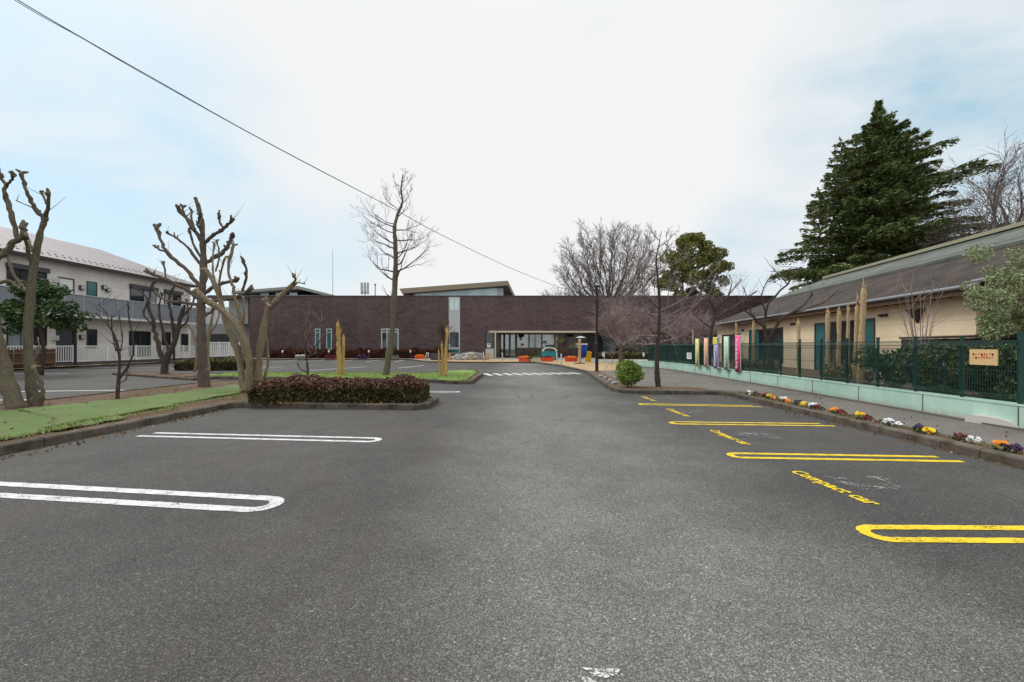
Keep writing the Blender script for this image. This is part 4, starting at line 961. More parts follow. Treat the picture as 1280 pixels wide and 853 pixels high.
def pixtree(name,label,cat,D,trunk,branches,m,group=None,z0=0,stubs=1,cut=None,dspread=.5,twigs=0,tw_m=None):
    """trunk/branches: lists of (points[(x,y)], r0px, r1px[, depth drift per metre])"""
    bx,by=trunk[0][0][0]; root=at(bx,by,D); root.z=z0
    o=thing(name,label,cat,root,group); mt=MB(); ends=[]; S_all=[]
    k=D/K; kr=.88*k*math.cos(math.atan(abs(bx-640)/K))
    def conv(pts,dd):
        P=[]
        for i,(x,y) in enumerate(pts):
            if len(pts)>1: dy=dd[0]+ (dd[1]-dd[0])*i/(len(pts)-1)
            P.append(at(x,y,D+dy))
        return P
    for pts,r0,r1,*dd in trunk:
        d=dd[0] if dd else (0,0)
        P=conv(pts,d)
        if pts[0]==trunk[0][0][0]: P[0].z=z0-.05
        S,rr=branch(mt,P,r0*kr,r1*kr,12,flare=.3,sub=6); ends.append((S[-1],(S[-1]-S[-2]).normalized(),rr[-1]))
    tr=mt.build('trunk',m,o,True)
    mbx=MB()
    for pts,r0,r1,*dd in branches:
        d=dd[0] if dd else (0,random.uniform(-dspread,dspread))
        S,rr=branch(mbx,conv(pts,d),r0*kr,r1*kr,8,knob=.55,sub=5,jit=.2); ends.append((S[-1],(S[-1]-S[-2]).normalized(),rr[-1])); S_all.append((S,rr))
        for _ in range(stubs):
            i=random.randrange(len(S)//3,len(S)); dr_=((S[i]-S[i-1]).normalized()+Vector((random.uniform(-1,1),random.uniform(-1,1),random.uniform(-.2,1)))).normalized()
            q=S[i]; Ls=random.uniform(2,5)*k*1.4
            mbx.tube([q,q+dr_*Ls*.6,q+dr_*Ls+Vector((0,0,Ls*.2))],[rr[i]*.6,rr[i]*.45,rr[i]*.5],6)
    for S,rr in S_all:
        for _ in range(2):
            q=S[-1]; d=Vector((random.uniform(-1,1),random.uniform(-1,1),random.uniform(.1,1))).normalized(); mbx.tube([q-d*rr[-1]*.5,q+d*rr[-1]*1.3,q+d*rr[-1]*random.uniform(1.8,3)],[rr[-1]*.85,rr[-1]*.75,rr[-1]*.45],6)
    mbx.build('branches',m,o,True)
    if cut:
        for p,d,r in ends: mc=MB(); mc.tube([p-d*.01,p+d*.02],[r*.98,r*.85],8); mc.build('cut_end',M['cutwood'],o)
    if twigs:
        mw=MB()
        for _ in range(twigs):
            S,rr=random.choice(S_all); i=random.randrange(len(S)//4,len(S)); q=S[i]; dr_=Vector((random.uniform(-1,1),random.uniform(-1,1),random.uniform(-.1,1))).normalized()
            Ls=random.uniform(8,26)*k; mw.tube([q,q+dr_*Ls*.5+Vector((0,0,.04)),q+dr_*Ls+Vector((0,0,Ls*.25))],[.009,.006,.003],3)
        mw.build('twigs',tw_m or m,o)
    return o
def c1(*pts): return [(x/2.51,200+y/2.51) for x,y in pts]
def c2(*pts): return [(180+x/2.845,220+y/2.845) for x,y in pts]
# near left pair
pixtree('pruned_tree','thick leaning pruned tree at the left edge, cut short on the turf mat','tree',10.2,
  [(c1((50,790),(20,680),(-10,560),(-40,430),(-60,330)),14,9)],
  [(c1((-50,350),(10,295),(50,260),(75,230),(70,210)),8,3.5),(c1((55,255),(40,180),(18,120),(12,75),(-5,40)),5,3),(c1((14,90),(30,70),(46,48)),3,2.2),(c1((-30,400),(20,380),(60,400)),4,2.5)],M['bark_moss'],z0=.12,cut=True)
pixtree('pruned_tree','forked pruned tree with knobbly cut tips, second from the left edge','tree',10.6,
  [(c1((108,795),(95,680),(88,560),(95,440),(108,330),(125,235),(145,180)),9.5,4.5)],
  [(c1((140,190),(110,150),(85,100),(68,40)),4.5,2.6),(c1((140,185),(150,145),(152,100)),4.2,2.4),(c1((148,140),(135,112),(128,100)),2,1.8),(c1((128,160),(90,145),(52,128)),1.3,.7),
   (c1((98,420),(70,400),(35,340),(18,290)),4.2,2.2),(c1((100,330),(85,270),(82,235)),4,2.2),(c1((110,290),(90,260),(78,250)),4,2.6),(c1((92,640),(120,600),(120,560)),2,1),(c1((108,790),(130,760),(128,700),(105,650)),5,3,(0,-.2))],M['bark_moss'],z0=.12,cut=True,twigs=4)
pixtree('pollarded_tree','tall pollarded tree with many upturned knobbly limbs behind the pale trunks','tree',15.5,
  [(c2((215,760),(207,640),(204,520),(204,440),(212,350),(210,260),(205,170),(195,115),(182,78)),8.2,2.6)],
  [(c2((208,235),(165,175),(125,122)),3.6,2),(c2((163,160),(140,130),(138,110)),1.8,1.6),(c2((182,190),(168,150),(170,125)),1.8,1.5),
   (c2((203,400),(150,335),(90,280),(62,235),(45,182)),4,2.4),(c2((78,270),(55,262),(42,252)),1.8,1.5),(c2((205,320),(150,250),(105,215),(82,203)),2.4,1.3),
   (c2((200,440),(140,400),(80,370),(20,345)),3.6,2.1),(c2((75,368),(75,335),(68,310)),1.6,1.3),(c2((200,460),(130,450),(85,445),(40,418)),3.2,1.6),
   (c2((212,240),(250,210),(285,185),(312,158)),3.4,2.2),(c2((285,188),(270,165),(268,140)),2,1.6),(c2((215,310),(270,280),(300,245),(315,212)),3.6,3),
   (c2((210,420),(270,385),(330,372)),3.8,2.2),(c2((212,450),(290,440),(345,425),(375,405)),3.4,2.4),(c2((350,410),(365,350),(352,298)),2.2,1.7),(c2((205,200),(190,170),(200,140)),2,1.5),(c2((206,300),(180,250),(160,190)),2.2,1.4),(c2((206,500),(245,480),(250,440)),3,1.8)],M['bark'],z0=.1,cut=False,twigs=26,stubs=3)
pixtree('pale_trunk_tree','cluster of pale bent trunks sawn short at the end of the red hedge','tree',13.6,
  [(c2((355,770),(335,640),(292,520),(262,410),(225,340),(207,333)),5.2,3.2),(c2((365,768),(372,650),(335,545),(280,480),(225,445),(180,405)),5.4,4.6,(0,-.6)),
   (c2((408,735),(412,620),(438,490),(457,460),(500,415),(540,378)),6.2,3.6,(.5,.2))],
  [(c2((370,700),(368,640),(345,520),(322,420),(318,390),(298,330),(320,245)),3.2,1.7),(c2((275,440),(268,370),(290,290)),2,1.3),(c2((262,400),(243,330),(250,240)),1.7,1.2),(c2((255,340),(268,280),(258,230)),1.5,1),
   (c2((450,465),(437,452)),3,2.6),(c2((530,385),(538,370),(532,358)),2,1.4),(c2((535,382),(552,380),(570,384)),1.6,.7),(c2((345,560),(355,500),(352,430)),2,1.2),(c2((300,540),(330,600),(360,660)),4,3),
   (c2((432,730),(440,640),(430,560)),3,1.6,(.8,.8)),(c2((300,500),(350,560),(385,660),(392,740)),4,4.4,(.3,.6))],M['bark_pale'],z0=.1,cut=True,twigs=30,tw_m=M['twig'],stubs=1)
pixtree('dark_bare_tree','dark multi stemmed bare tree before the cream apartment block','tree',22.5,
  [(c1((515,680),(522,625),(548,570),(565,500),(580,455)),6,2.4)],
  [(c1((512,640),(492,560),(478,500),(466,440),(482,385)),4.4,1.5,(0,.5)),(c1((545,580),(540,500),(530,440),(545,400)),3,1.3),(c1((470,450),(450,420),(430,405)),1.6,1),(c1((565,500),(600,460),(610,430)),2,1.2),(c1((530,600),(512,540),(500,470),(510,420)),2.6,1.1),(c1((480,520),(450,480),(470,430)),1.8,1),(c1((560,530),(590,500),(585,440)),1.8,1)],M['bark_dark'],z0=.08,twigs=45)
pixtree('pale_bare_tree','pale slender bare tree right behind the pollarded trunk','tree',26,
  [(c2((228,700),(225,620),(235,540),(250,470)),3.6,1.4)],[(c2((225,640),(205,560),(190,500)),1.8,1),(c2((180,700),(190,620),(175,560),(150,520)),2.6,1),(c2((235,560),(260,520),(268,470)),1.6,.9)],M['bark_pale'],z0=0,twigs=40,tw_m=M['twig_pink'])
pixtree('sapling','thin bare sapling with upswept twigs in soil beside turf mat','sapling',11.9,
  [(c1((368,768),(372,690),(375,620),(362,560),(340,520),(300,480)),3.2,1)],
  [(c1((374,690),(405,640),(420,580),(405,500),(402,450)),1.8,.8),(c1((365,600),(352,540),(350,490)),1.3,.6),(c1((340,520),(335,480),(310,455)),1,.5),(c1((372,620),(385,560),(375,500)),1.1,.6),(c1((372,700),(395,690),(400,660)),1,.7)],M['bark_dark'],z0=.1,twigs=34,tw_m=M['twig'])
random.seed(21)
pixtree('sapling','low bare sapling with red bud tips beyond the red hedge','sapling',20.5,
  [([(385,471),(384.5,460),(383,448),(381,437),(384,425)],2.0,.8)],
  [([(383,450),(391,438),(401,425),(408,420)],1.1,.5),([(382,437),(378,420),(386,400),(388,392)],1.0,.5),([(384,465),(376,462),(372,455)],1.2,.6),([(384,446),(390,444),(396,442)],1,.5),([(383,428),(392,408),(405,402)],.8,.4)],M['bark_dark'],z0=.1,twigs=40,tw_m=M['twig_pink'])
# recursive bare branching
def grow(mb,p,d,L,r,lev,prm,tip=None):
    nseg=3 if lev>1 else 2; pts=[p]; dd=d.copy(); rr=[r]
    for i in range(nseg):
        dd=(dd+Vector((random.gauss(0,1),random.gauss(0,1),random.gauss(0,1)))*prm['wander']+Vector((0,0,prm['up']))).normalized()
        pts.append(pts[-1]+dd*L/nseg); rr.append(r*(1-(1-prm['taper'])*(i+1)/nseg))
    mb.tube(pts,rr,6 if lev>=prm['lev']-1 else (4 if lev>1 else 3),False)
    if lev<=0: return
    nch=prm['n'] if not callable(prm['n']) else prm['n'](lev)
    for k in range(nch):
        f=prm['f0']+(1-prm['f0'])*(k+random.random()*.6)/nch; f=min(f,1); x=f*nseg; i=min(int(x),nseg-1)
        q=pts[i].lerp(pts[i+1],x-i)
        ax=dd.orthogonal().normalized(); ax.rotate(Matrix.Rotation(random.uniform(0,2*math.pi)+k*2.4,3,dd)); nd=dd.copy(); nd.rotate(Matrix.Rotation(random.uniform(*prm['ang']),3,ax))
        grow(mb,q,nd,L*random.uniform(*prm['ratio']),max(rr[min(i+1,nseg)]*random.uniform(.5,.75),prm['rmin']),lev-1,prm)
    grow(mb,pts[-1],dd,L*random.uniform(*prm['ratio']),rr[-1]*.9,lev-1,prm)
# young tree with level side branches (centre left)
D=21; o=thing('young_tree','tall slim bare tree with level side branches behind the red hedge','tree',(at(483,474,D).x,D,.1))
def cc3(*pts): return [at(380+x/2.845,200+y/2.845,D) for x,y in pts]
P=cc3((290,775),(303,690),(318,560),(325,400),(325,300),(322,240),(335,190),(350,150),(345,110),(352,50)); P[0].z=.05
mb=MB(); S,rr=branch(mb,P,.155,.02,10,sub=5,flare=.3,jit=.02); mb.build('trunk',M['bark_moss'],o,True)
mb=MB(); prm=dict(wander=.16,up=.14,taper=.5,n=2,f0=.25,ang=(.4,.95),ratio=(.45,.72),rmin=.005,lev=4)
for y,side,L in ((560,-1,1.0),(545,1,.9),(410,-1,1.5),(405,1,1.7),(440,1,1.1),(380,1,1.5),(360,-1,1.2),(330,1,1.3),(320,-1,1.4),(300,-1,1.1),(290,1,1.4),(265,-1,1.5),(250,1,1.2),(225,-1,1.6),(240,-1,1.2),(205,1,1.0),(180,-1,1.2),(160,1,.8),(140,-1,.7),(120,1,.7),(100,-1,.5),(80,1,.5),(430,-1,1.1),(350,1,1.4),(600,1,.8),(500,-1,.8)):
    i=min(range(len(S)),key=lambda k:abs(S[k].z-(H+(HY-(200+y/2.845))/K*D))); 
    dv_=Vector((side,random.uniform(-.8,.8),.12+(.5 if y<220 else 0))).normalized(); grow(mb,S[i],dv_,L*.74,max(rr[i]*.34,.014),4 if y<450 else 3,prm)
mb.build('branches',M['twig'],o)
# tall tree on the right kerb
D=15.5; o=thing('kerbside_tree','tall bare tree with wide low branches standing behind the right kerb','tree',(at(823,487,D).x,D,.09))
mb=MB(); P=[at(x,y,D) for x,y in ((823,488),(821.5,470),(821,450),(822,425),(824,400),(824,372),(822,345),(820,325),(824,305),(827,288))]; P[0].z=.05
S,rr=branch(mb,P,.098,.005,10,sub=5,flare=.3); mb.build('trunk',M['bark_dark'],o,True)
mb=MB(); prm=dict(wander=.18,up=.04,taper=.5,n=2,f0=.2,ang=(.35,.9),ratio=(.5,.78),rmin=.0065,lev=4)
for y,side,L,up in ((420,-1,.75,.15),(415,1,.8,.12),(408,-1,.8,.3),(402,1,.75,.3),(395,-1,.7,.3),(388,1,.7,.35),(432,1,.5,.1),(375,-1,.5,.6),(365,1,.5,.7),(352,-1,.5,.8),(345,1,.5,.9),(335,-1,.45,.9),(325,1,.4,1.0),(315,-1,.35,1),(310,1,.35,1.1),(300,-1,.25,1),(428,-1,.5,.2),(398,-1,.7,.5),(384,-1,.5,.4)):
    i=min(range(len(S)),key=lambda k:abs(S[k].z-(H+(HY-y)/K*D))); dv_=Vector((side,random.uniform(-.9,.9),up)).normalized(); grow(mb,S[i],dv_,L*(1.5 if y>370 else 1.3),max(rr[i]*.5,.019),4,prm)
mb.build('branches',M['twig_pink'],o)
# pinkish wide-crowned bare tree near the building
random.seed(5)
def baretree(name,label,base,hgt,trunk_h,r,prm,m,mt_,nmain,L,group=None,tilt=(.2,.7),lean=(0,0)):
    o=thing(name,label,'tree',base,group); b_=Vector(base); mb=MB()
    top=b_+Vector((lean[0],lean[1],trunk_h)); P=[b_-Vector((0,0,.1)),b_.lerp(top,.5)+Vector((.04,0,0)),top]
    S,rr=branch(mb,P,r,r*.75,10,sub=4,flare=.35); mb.build('trunk',mt_,o,True)
    mb=MB()
    for k in range(nmain):
        a=2*math.pi*(k+random.random()*.5)/nmain; ti=random.uniform(*tilt); d=Vector((math.cos(a)*math.sin(ti),math.sin(a)*math.sin(ti),math.cos(ti)))
        grow(mb,top-Vector((0,0,random.uniform(0,.35)*trunk_h)),d,L*random.uniform(.85,1.15),r*.5,prm['lev'],prm)
    mb.build('branches',m,o); return o
baretree('flowering_tree','wide pinkish bare tree with dense fine twigs in front of the dark glazing',(at(776,450,38).x,38,.09),5,1.6,.2,dict(wander=.14,up=.02,taper=.6,n=2,f0=.3,ang=(.3,.75),ratio=(.68,.88),rmin=.012,lev=6),M['twig_pink'],M['bark'],7,1.25,tilt=(.35,1.05))
baretree('flowering_tree','lower pinkish bare tree with spreading twigs left of the fence end',(at(856,448,34).x,34,.09),5,1.3,.15,dict(wander=.14,up=.02,taper=.6,n=2,f0=.3,ang=(.3,.8),ratio=(.68,.85),rmin=.012,lev=6),M['twig_pink'],M['bark'],6,1.1,tilt=(.4,1.1))
def dometree(name,label,base,c,rad,r,n,m,mt_):
    o=thing(name,label,'tree',base); b_=Vector(base); mb=MB(); fk=Vector((b_.x,b_.y,c[2]-rad[2]*.62))
    S,rr=branch(mb,[b_-Vector((0,0,.1)),b_.lerp(fk,.5),fk],r,r*.7,10,sub=4,flare=.3); mb.build('trunk',mt_,o,True); mb=MB()
    prm=dict(wander=.16,up=.03,taper=.55,n=2,f0=.3,ang=(.25,.6),ratio=(.55,.8),rmin=.017,lev=3)
    for k in range(n):
        a=k*2.39996; ct=1-(k+.5)/n*1.05; st_=math.sqrt(max(0,1-ct*ct)); sc=random.uniform(.78,.95)
        tip=Vector((c[0]+math.cos(a)*st_*rad[0]*sc,c[1]+math.sin(a)*st_*rad[1]*sc,c[2]+ct*rad[2]*sc))
        mid=fk.lerp(tip,.5)+Vector(((tip.x-fk.x)*.10,(tip.y-fk.y)*.10,-abs(tip.x-fk.x)*.06))+Vector((random.uniform(-.5,.5),random.uniform(-.5,.5),random.uniform(-.3,.3)))
        P=smoothpath([fk-Vector((0,0,random.uniform(0,1.2))),fk.lerp(mid,.5)+Vector((random.uniform(-.2,.2),random.uniform(-.2,.2),0)),mid,mid.lerp(tip,.5)+Vector((random.uniform(-.4,.4),random.uniform(-.4,.4),random.uniform(-.2,.2))),tip],3)
        R0=random.uniform(.09,.17); mb.tube(P,[R0*(1-.85*i/(len(P)-1)) for i in range(len(P))],5,False)
        for i in range(3,len(P)):
            d=(P[i]-P[i-1]).normalized()
            for q_ in range(2 if i>5 else 1):
                d2=(d+Vector((random.gauss(0,.45),random.gauss(0,.45),random.gauss(.1,.35)))).normalized(); grow(mb,P[i],d2,random.uniform(.8,1.4),.035,2 if i<9 else 3,prm)
    mb.build('branches',m,o); return o
bx_=at(762,440,66).x; dometree('bare_tree','big rounded bare tree with a fan of fine branches behind the brown building',(bx_,66,0),(bx_,66,11.0),(8.3,6.5,8.0),.45,46,M['twig_grey'],M['bark'])
baretree('bare_tree','smaller bare tree just left of the big rounded one',(at(700,440,70).x,70,0),12,4.8,.3,dict(wander=.12,up=.04,taper=.6,n=2,f0=.3,ang=(.25,.6),ratio=(.66,.82),rmin=.019,lev=5),M['twig_grey'],M['bark'],8,2.5,tilt=(.2,.85))
baretree('bare_tree','sparse bare tree between the cedar and right picture edge',(at(1262,300,32).x,32,0),15,8.6,.28,dict(wander=.2,up=.05,taper=.6,n=2,f0=.3,ang=(.3,.7),ratio=(.62,.82),rmin=.014,lev=5),M['twig_grey'],M['bark'],7,2.9,tilt=(.1,.7))
baretree('bare_tree','thin bare tree close beside the right flank of the cedar',(at(1213,300,36).x,36,0),13,8.6,.22,dict(wander=.2,up=.04,taper=.6,n=2,f0=.3,ang=(.3,.7),ratio=(.62,.8),rmin=.014,lev=5),M['twig_grey'],M['bark'],6,2.0,tilt=(.1,.8))
# garden trees behind the fence
random.seed(9)
pixtree('garden_tree','dark bare garden tree with raised arms over the slate eave','tree',17.6,
  [([(963,470),(963,452),(961,435),(960,420)],5,3.4)],
  [([(960,430),(955,405),(962,378),(985,355),(1000,335)],3.0,.8),([(961,425),(975,400),(1000,385),(1015,368)],2.8,.9),([(960,415),(940,395),(925,380),(945,365)],2.0,.7),([(962,400),(990,392),(1030,378),(1040,370)],1.5,.5),([(958,395),(952,370),(960,350)],1.3,.5),([(985,356),(975,345),(968,338)],1,.5),([(940,395),(935,375),(930,362)],1,.5)],M['bark_dark'],z0=.38,twigs=60,tw_m=M['twig'])
pixtree('garden_tree','dark bare garden tree leaning at the far end of the banner row','tree',27,
  [([(886,462),(887,440),(888,420),(892,400),(894,385)],3.6,2)],
  [([(893,390),(885,370),(872,358)],1.6,.6),([(894,388),(910,370),(925,352)],1.6,.6),([(892,400),(915,385),(935,375)],1.4,.5),([(889,410),(870,395),(860,380)],1.2,.5),([(910,370),(915,355),(912,345)],.9,.4),([(893,395),(900,375),(898,360)],1.1,.5)],M['bark_dark'],z0=.38,twigs=70,tw_m=M['twig_pink'])
random.seed(14)
def thinshrub(name,label,base,n,hgt,spread,m,rad=.012,group=None,twn=3):
    o=thing(name,label,'shrub',base,group); mb=MB(); b_=Vector(base)
    for i in range(n):
        a=random.uniform(0,2*math.pi); sp=random.uniform(.2,1)*spread; hh=hgt*random.uniform(.7,1.05)
        P=[b_+Vector((math.cos(a)*.05,math.sin(a)*.05,0)),b_+Vector((math.cos(a)*sp*.4,math.sin(a)*sp*.4,hh*.45)),b_+Vector((math.cos(a)*sp,math.sin(a)*sp,hh))]
        S=smoothpath(P,4); mb.tube(S,[rad*(1-.75*k/(len(S)-1)) for k in range(len(S))],4,False)
        for _ in range(twn):
            k=random.randrange(2,len(S)); q=S[k]; d=Vector((random.uniform(-1,1),random.uniform(-1,1),random.uniform(.3,1.2))).normalized(); mb.tube([q,q+d*hh*.12,q+d*hh*.2+Vector((0,0,.04))],[rad*.4,rad*.3,rad*.15],3,False)
    mb.build('stems',m,o); return o
thinshrub('bare_shrub','tall pale bare shrub with fanned stems before the plain cream wall',(at(1150,440,11.6).x,11.6,.38),14,2.9,.75,M['twig_pink'],.014)
thinshrub('bare_shrub','low thin bare shrub at fence between trunks and teal window',(at(1010,440,14).x+.7,14,.38),12,1.3,.5,M['twig_pink'],.008)
thinshrub('bare_shrub','pinkish bare twiggy shrub behind the pink banner',(at(906,440,21.5).x+.5,21.5,.38),16,2.0,.7,M['twig_pink'],.012)
# peeled trunks behind the fence
random.seed(31)
for x,yt,rp,lean,lab in ((1034.5,383,4.6,0,'cream peeled trunk stub beside the teal framed window, nearest its left side'),(1048.5,383,4.4,0,'cream peeled trunk stub in front of the dark middle of the teal window'),(1060,378,3.6,0,'slim cream peeled trunk stub just left of the tall split pair'),
        (1071,376,4.6,5,'leaning splintered cream trunk beside the tallest one'),(1079,356,6.2,7,'tallest splintered cream trunk leaning right behind the fence'),
        (998,397,4.0,0,'cream peeled trunk stub with chunky flared top before the plain wall'),(941.5,399,3.0,0,'cream peeled trunk stub left of the bare garden tree'),(920,401,2.6,0,'thin cream peeled trunk stub behind the pink banner'),(866,410,2.0,0,'thin cream stake trunk at the far end of the fence'),(975,404,0,0,'')):
    if rp==0: continue
    D=9.75*K/(x-640); k=D/K; X=9.75 
    rp*=.55
    o=thing('peeled_trunk',lab,'tree trunk',(X,D,.38),'peeled trunks behind the mesh fence'); zt=H+(HY-yt)*k
    mb=MB(); P=[Vector((X-lean*k*.7,D,.3)),Vector((X-lean*.3*k,D,.38+(zt-.38)*.4)),Vector((X+.01,D,zt-.28)),Vector((X+lean*.2*k,D,zt-.18))]
    S,rr=branch(mb,P,rp*k*1.1,rp*k*.8,9,sub=5,jit=.05); 
    for j in range(4): # splintered tips
        a=2*math.pi*j/4+random.random(); hh=random.uniform(.03,.20)*(2.2 if lean else 1); q=S[-1]+Vector((math.cos(a),math.sin(a),0))*rp*k*.35
        mb.tube([q-Vector((0,0,.1)),q+Vector((0,0,hh*.5)),q+Vector((math.cos(a)*.01,0,hh))],[rp*k*.38,rp*k*.2,rp*k*.05],4)
    mb.build('stub',M['creamwood'],o,True)
    mb=MB(); mb.tube([S[-1]-Vector((0,0,.05)),S[-1]+Vector((0,0,.16))],[.02,.008],5); mb.build('broken_tip',M['yellowwood'],o)
# splintered yellow trunks on the grass island
def splinters(name,label,D,parts,m,z0=.1,group=None):
    c=sum(p[0][0][0] for p in parts)/len(parts); o=thing(name,label,'tree trunk',(at(c,470,D).x,D,z0),group)
    for i,(pts,r0,r1) in enumerate(parts):
        mb=MB(); k=D/K; P=[at(x,y,D+.12*(i%3-1)) for x,y in pts]; 
        if pts[0][1]>460: P[0].z=z0-.05
        S,rr=branch(mb,P,r0*k,r1*k,7,sub=4,jit=.15)
        for j in range(3):
            a=2.1*j; q=S[-1]+Vector((math.cos(a),math.sin(a),0))*rr[-1]*.4; mb.tube([q-Vector((0,0,.1)),q+Vector((0,0,random.uniform(.05,.2)))],[rr[-1]*.5,rr[-1]*.05],5)
        mb.build('splintered_stem',m,o,True)
    return o
def c3(*p): return [(380+x/2.845,200+y/2.845) for x,y in p]
splinters('splintered_trunk','pair of splintered yellow bare trunks on the grass island, left of young tree',21.5,
  [(c3((125,775),(124,700),(122,640),(120,580)),3.4,2.0),(c3((137,775),(140,700),(141,630)),2.6,1.6),(c3((122,650),(128,625),(132,605)),1.6,.8),(c3((122,640),(116,620)),1.4,.9)],M['yellowwood'])
splinters('splintered_trunk','clump of broken yellow stakes around a twiggy stump at the island tip',20.5,
  [(c3((503,775),(505,700),(508,600)),2.2,1.5),(c3((495,775),(492,710),(490,655)),1.8,1.1),(c3((487,775),(482,730),(479,680)),1.6,.8),(c3((509,775),(503,735),(496,705)),1.8,1)],M['yellowwood'])
random.seed(8)
D=20.7; baretree('stump_tree','small twiggy bare tree rising among the broken yellow stakes',(at(553,470,D).x,D,.1),2,1.55,.05,dict(wander=.22,up=.08,taper=.6,n=2,f0=.25,ang=(.25,.6),ratio=(.6,.85),rmin=.006,lev=4),M['twig'],M['bark'],6,.45,tilt=(.05,.5))

# --- foliage trees
def inner(name,mat_,parent,pts): pass
def cedar(label,base,hgt,rmax):
    random.seed(19)
    o=thing('cedar_tree',label,'tree',base); b_=Vector(base); mb=MB()
    mb.tube([b_,b_+Vector((0,0,hgt*.5)),b_+Vector((0,0,hgt*.97))],[.65,.38,.05],10); mb.build('trunk',M['bark_dark'],o,True)
    br=MB(); LV=[]; TT=[]
    nb=430
    def spray(q0,d,L,n0):
        # one branch: rises slightly, tip droops; flat feathery sprays either side
        side=Vector((-d.y,d.x,0)).normalized(); pts=[]
        for i in range(7):
            f=i/6; pts.append(q0+d*L*f+Vector((0,0,L*(.20*f-.22*f*f))))
        br.tube(pts,[.07*(1-f_/7)+.01 for f_ in range(7)],4,False)
        n=int(n0*L)
        f=RNG.uniform(.12,1.0,n)**.75; wdt=(.10+.30*np.sin(np.pi*np.minimum(f,.98)**.8))*L*.75
        s=RNG.normal(0,.34,n)*wdt
        x=q0.x+d.x*L*f+side.x*s; y=q0.y+d.y*L*f+side.y*s; z=q0.z+d.z*L*f+L*(.20*f-.22*f*f)-np.abs(s)*.30-.10*L*np.maximum(f-.8,0)*2-RNG.exponential(.12,n)+RNG.normal(0,.04,n)
        LV.append(np.stack([x,y,z],1)); tv=np.stack([d.x+side.x*np.sign(s)*.7,d.y+side.y*np.sign(s)*.7,np.full(n,-.18+d.z)],1); TT.append(tv)
    for i in range(nb):
        f=(i+.5)/nb; h=hgt*(.10+.89*f**1.08); 
        prof=min((1-f)**.80*rmax*(1.02+.12*math.sin(f*40)),(1-f)*rmax*1.28)+.05
        a=i*2.39996+random.uniform(-.4,.4); L=prof*random.uniform(.55,1.15)
        if random.random()<.07: L*=1.2
        el=.10+.45*f+random.uniform(-.1,.12); d=Vector((math.cos(a)*math.cos(el),math.sin(a)*math.cos(el),math.sin(el)))
        if d.x>.3 and .25<f<.93: L*=1.15
        spray(b_+Vector((0,0,h)),d,max(L,.3),80 if L>2.5 else 50)
    # secondary leaders on the left side
    for dx,dy,hh in ((-4.6,-1.5,.82),(-3.1,-1.0,.84),(-6.4,-1.2,.64)):
        for i in range(34):
            f=i/34; z=hgt*(hh-.22*(1-f)); a=i*2.4; L=.35+1.7*(1-f)**.8
            el=.35; spray(b_+Vector((dx,dy,z)),Vector((math.cos(a)*math.cos(el),math.sin(a)*math.cos(el),math.sin(el))),L,30)
    br.build('limbs',M['bark_dark'],o)
    P=np.concatenate(LV); T=np.concatenate(TT)
    raw('crown',leaves(P,.125,3.2,.45,T),4,M['cedar'],o)
random.seed(4)
D=43; tp=at(1101,124,D); cedar('huge dark cedar towering behind the slate roof',(tp.x-.2,D,0),tp.z,10.2)
def leafball(c,r,n,flat=.75):
    v=RNG.normal(size=(n,3)); v/=np.linalg.norm(v,axis=1,keepdims=True); rr=RNG.uniform(.35,1,size=(n,1))**.5
    p=v*rr*r; p[:,2]*=flat; return p+np.array(c)
def leaftree(name,label,base,trunks,clumps,m,mt_,size,dens,cat='tree',aspect=1.5):
    o=thing(name,label,cat,base); mb=MB()
    for P,r0,r1 in trunks: branch(mb,P,r0,r1,8,sub=3)
    mb.build('trunk',mt_,o,True)
    LV=[leafball(c,r,int(dens*r*r)) for c,r in clumps]
    raw('crown',leaves(np.concatenate(LV),size,aspect),4,m,o); return o
random.seed(12)
D=58; bx=at(866,440,D).x; cl_=[]
for i in range(150):
    # crown silhouette in metres around the axis: wide rounded column
    h=random.uniform(0,1); z=H+(HY-(372-h*78))/K*D
    wv=4.5*math.sin(math.pi*min(1,.18+h*.78))**.75; a=random.uniform(0,2*math.pi); rr_=wv*random.uniform(.35,1)
    if h<.35 and random.random()<.45: continue
    cl_.append(((bx+math.cos(a)*rr_,D+math.sin(a)*rr_,z-.3),random.uniform(.5,1.0)))
trs=[([Vector((bx,D,0)),Vector((bx,D,5)),Vector((bx+.2,D,9))],.4,.3)]
for dx in (-2.8,-1.4,.1,1.5,2.7): trs.append(([Vector((bx+dx*.2,D,5.0)),Vector((bx+dx*.8,D+.3,8.5)),Vector((bx+dx,D,12.5))],.2,.07))
leaftree('evergreen_tree','olive green rounded evergreen with several dark stems behind brown building',(bx,D,0),trs,cl_,M['evergreen'],M['bark_dark'],.16,420)
random.seed(13)
D=23; bx=at(50,440,D).x; cl_=[]
for i in range(52):
    a=random.uniform(0,6.28); zz=random.uniform(0,1); r_=(2.1-1.6*zz**1.2)*random.uniform(.3,1)
    cl_.append(((bx+math.cos(a)*r_,D+math.sin(a)*r_,2.35+zz*2.3+random.uniform(-.1,.1)),random.uniform(.3,.5)))
leaftree('garden_pine','dense green cloud pruned pine in front of the apartment balcony',(bx,D,0),[([Vector((bx,D,-.05)),Vector((bx+.2,D,1.2)),Vector((bx,D,2.6)),Vector((bx,D,4.3))],.12,.05)],cl_,M['pine'],M['bark_dark'],.10,700,aspect=2)
random.seed(15)
D=10.3; bx=at(1262,440,D).x; cl_=[]
for i in range(85):
    zz=random.uniform(0,1); y_=314+zz*105; wpx=(52-abs(zz-.35)*45); x_=1253+random.uniform(-1,1)*wpx*1.1+zz*10
    q=at(x_,y_,D+random.uniform(-.6,.6)); cl_.append(((q.x,q.y,q.z),random.uniform(.12,.26)))
tr_=[]
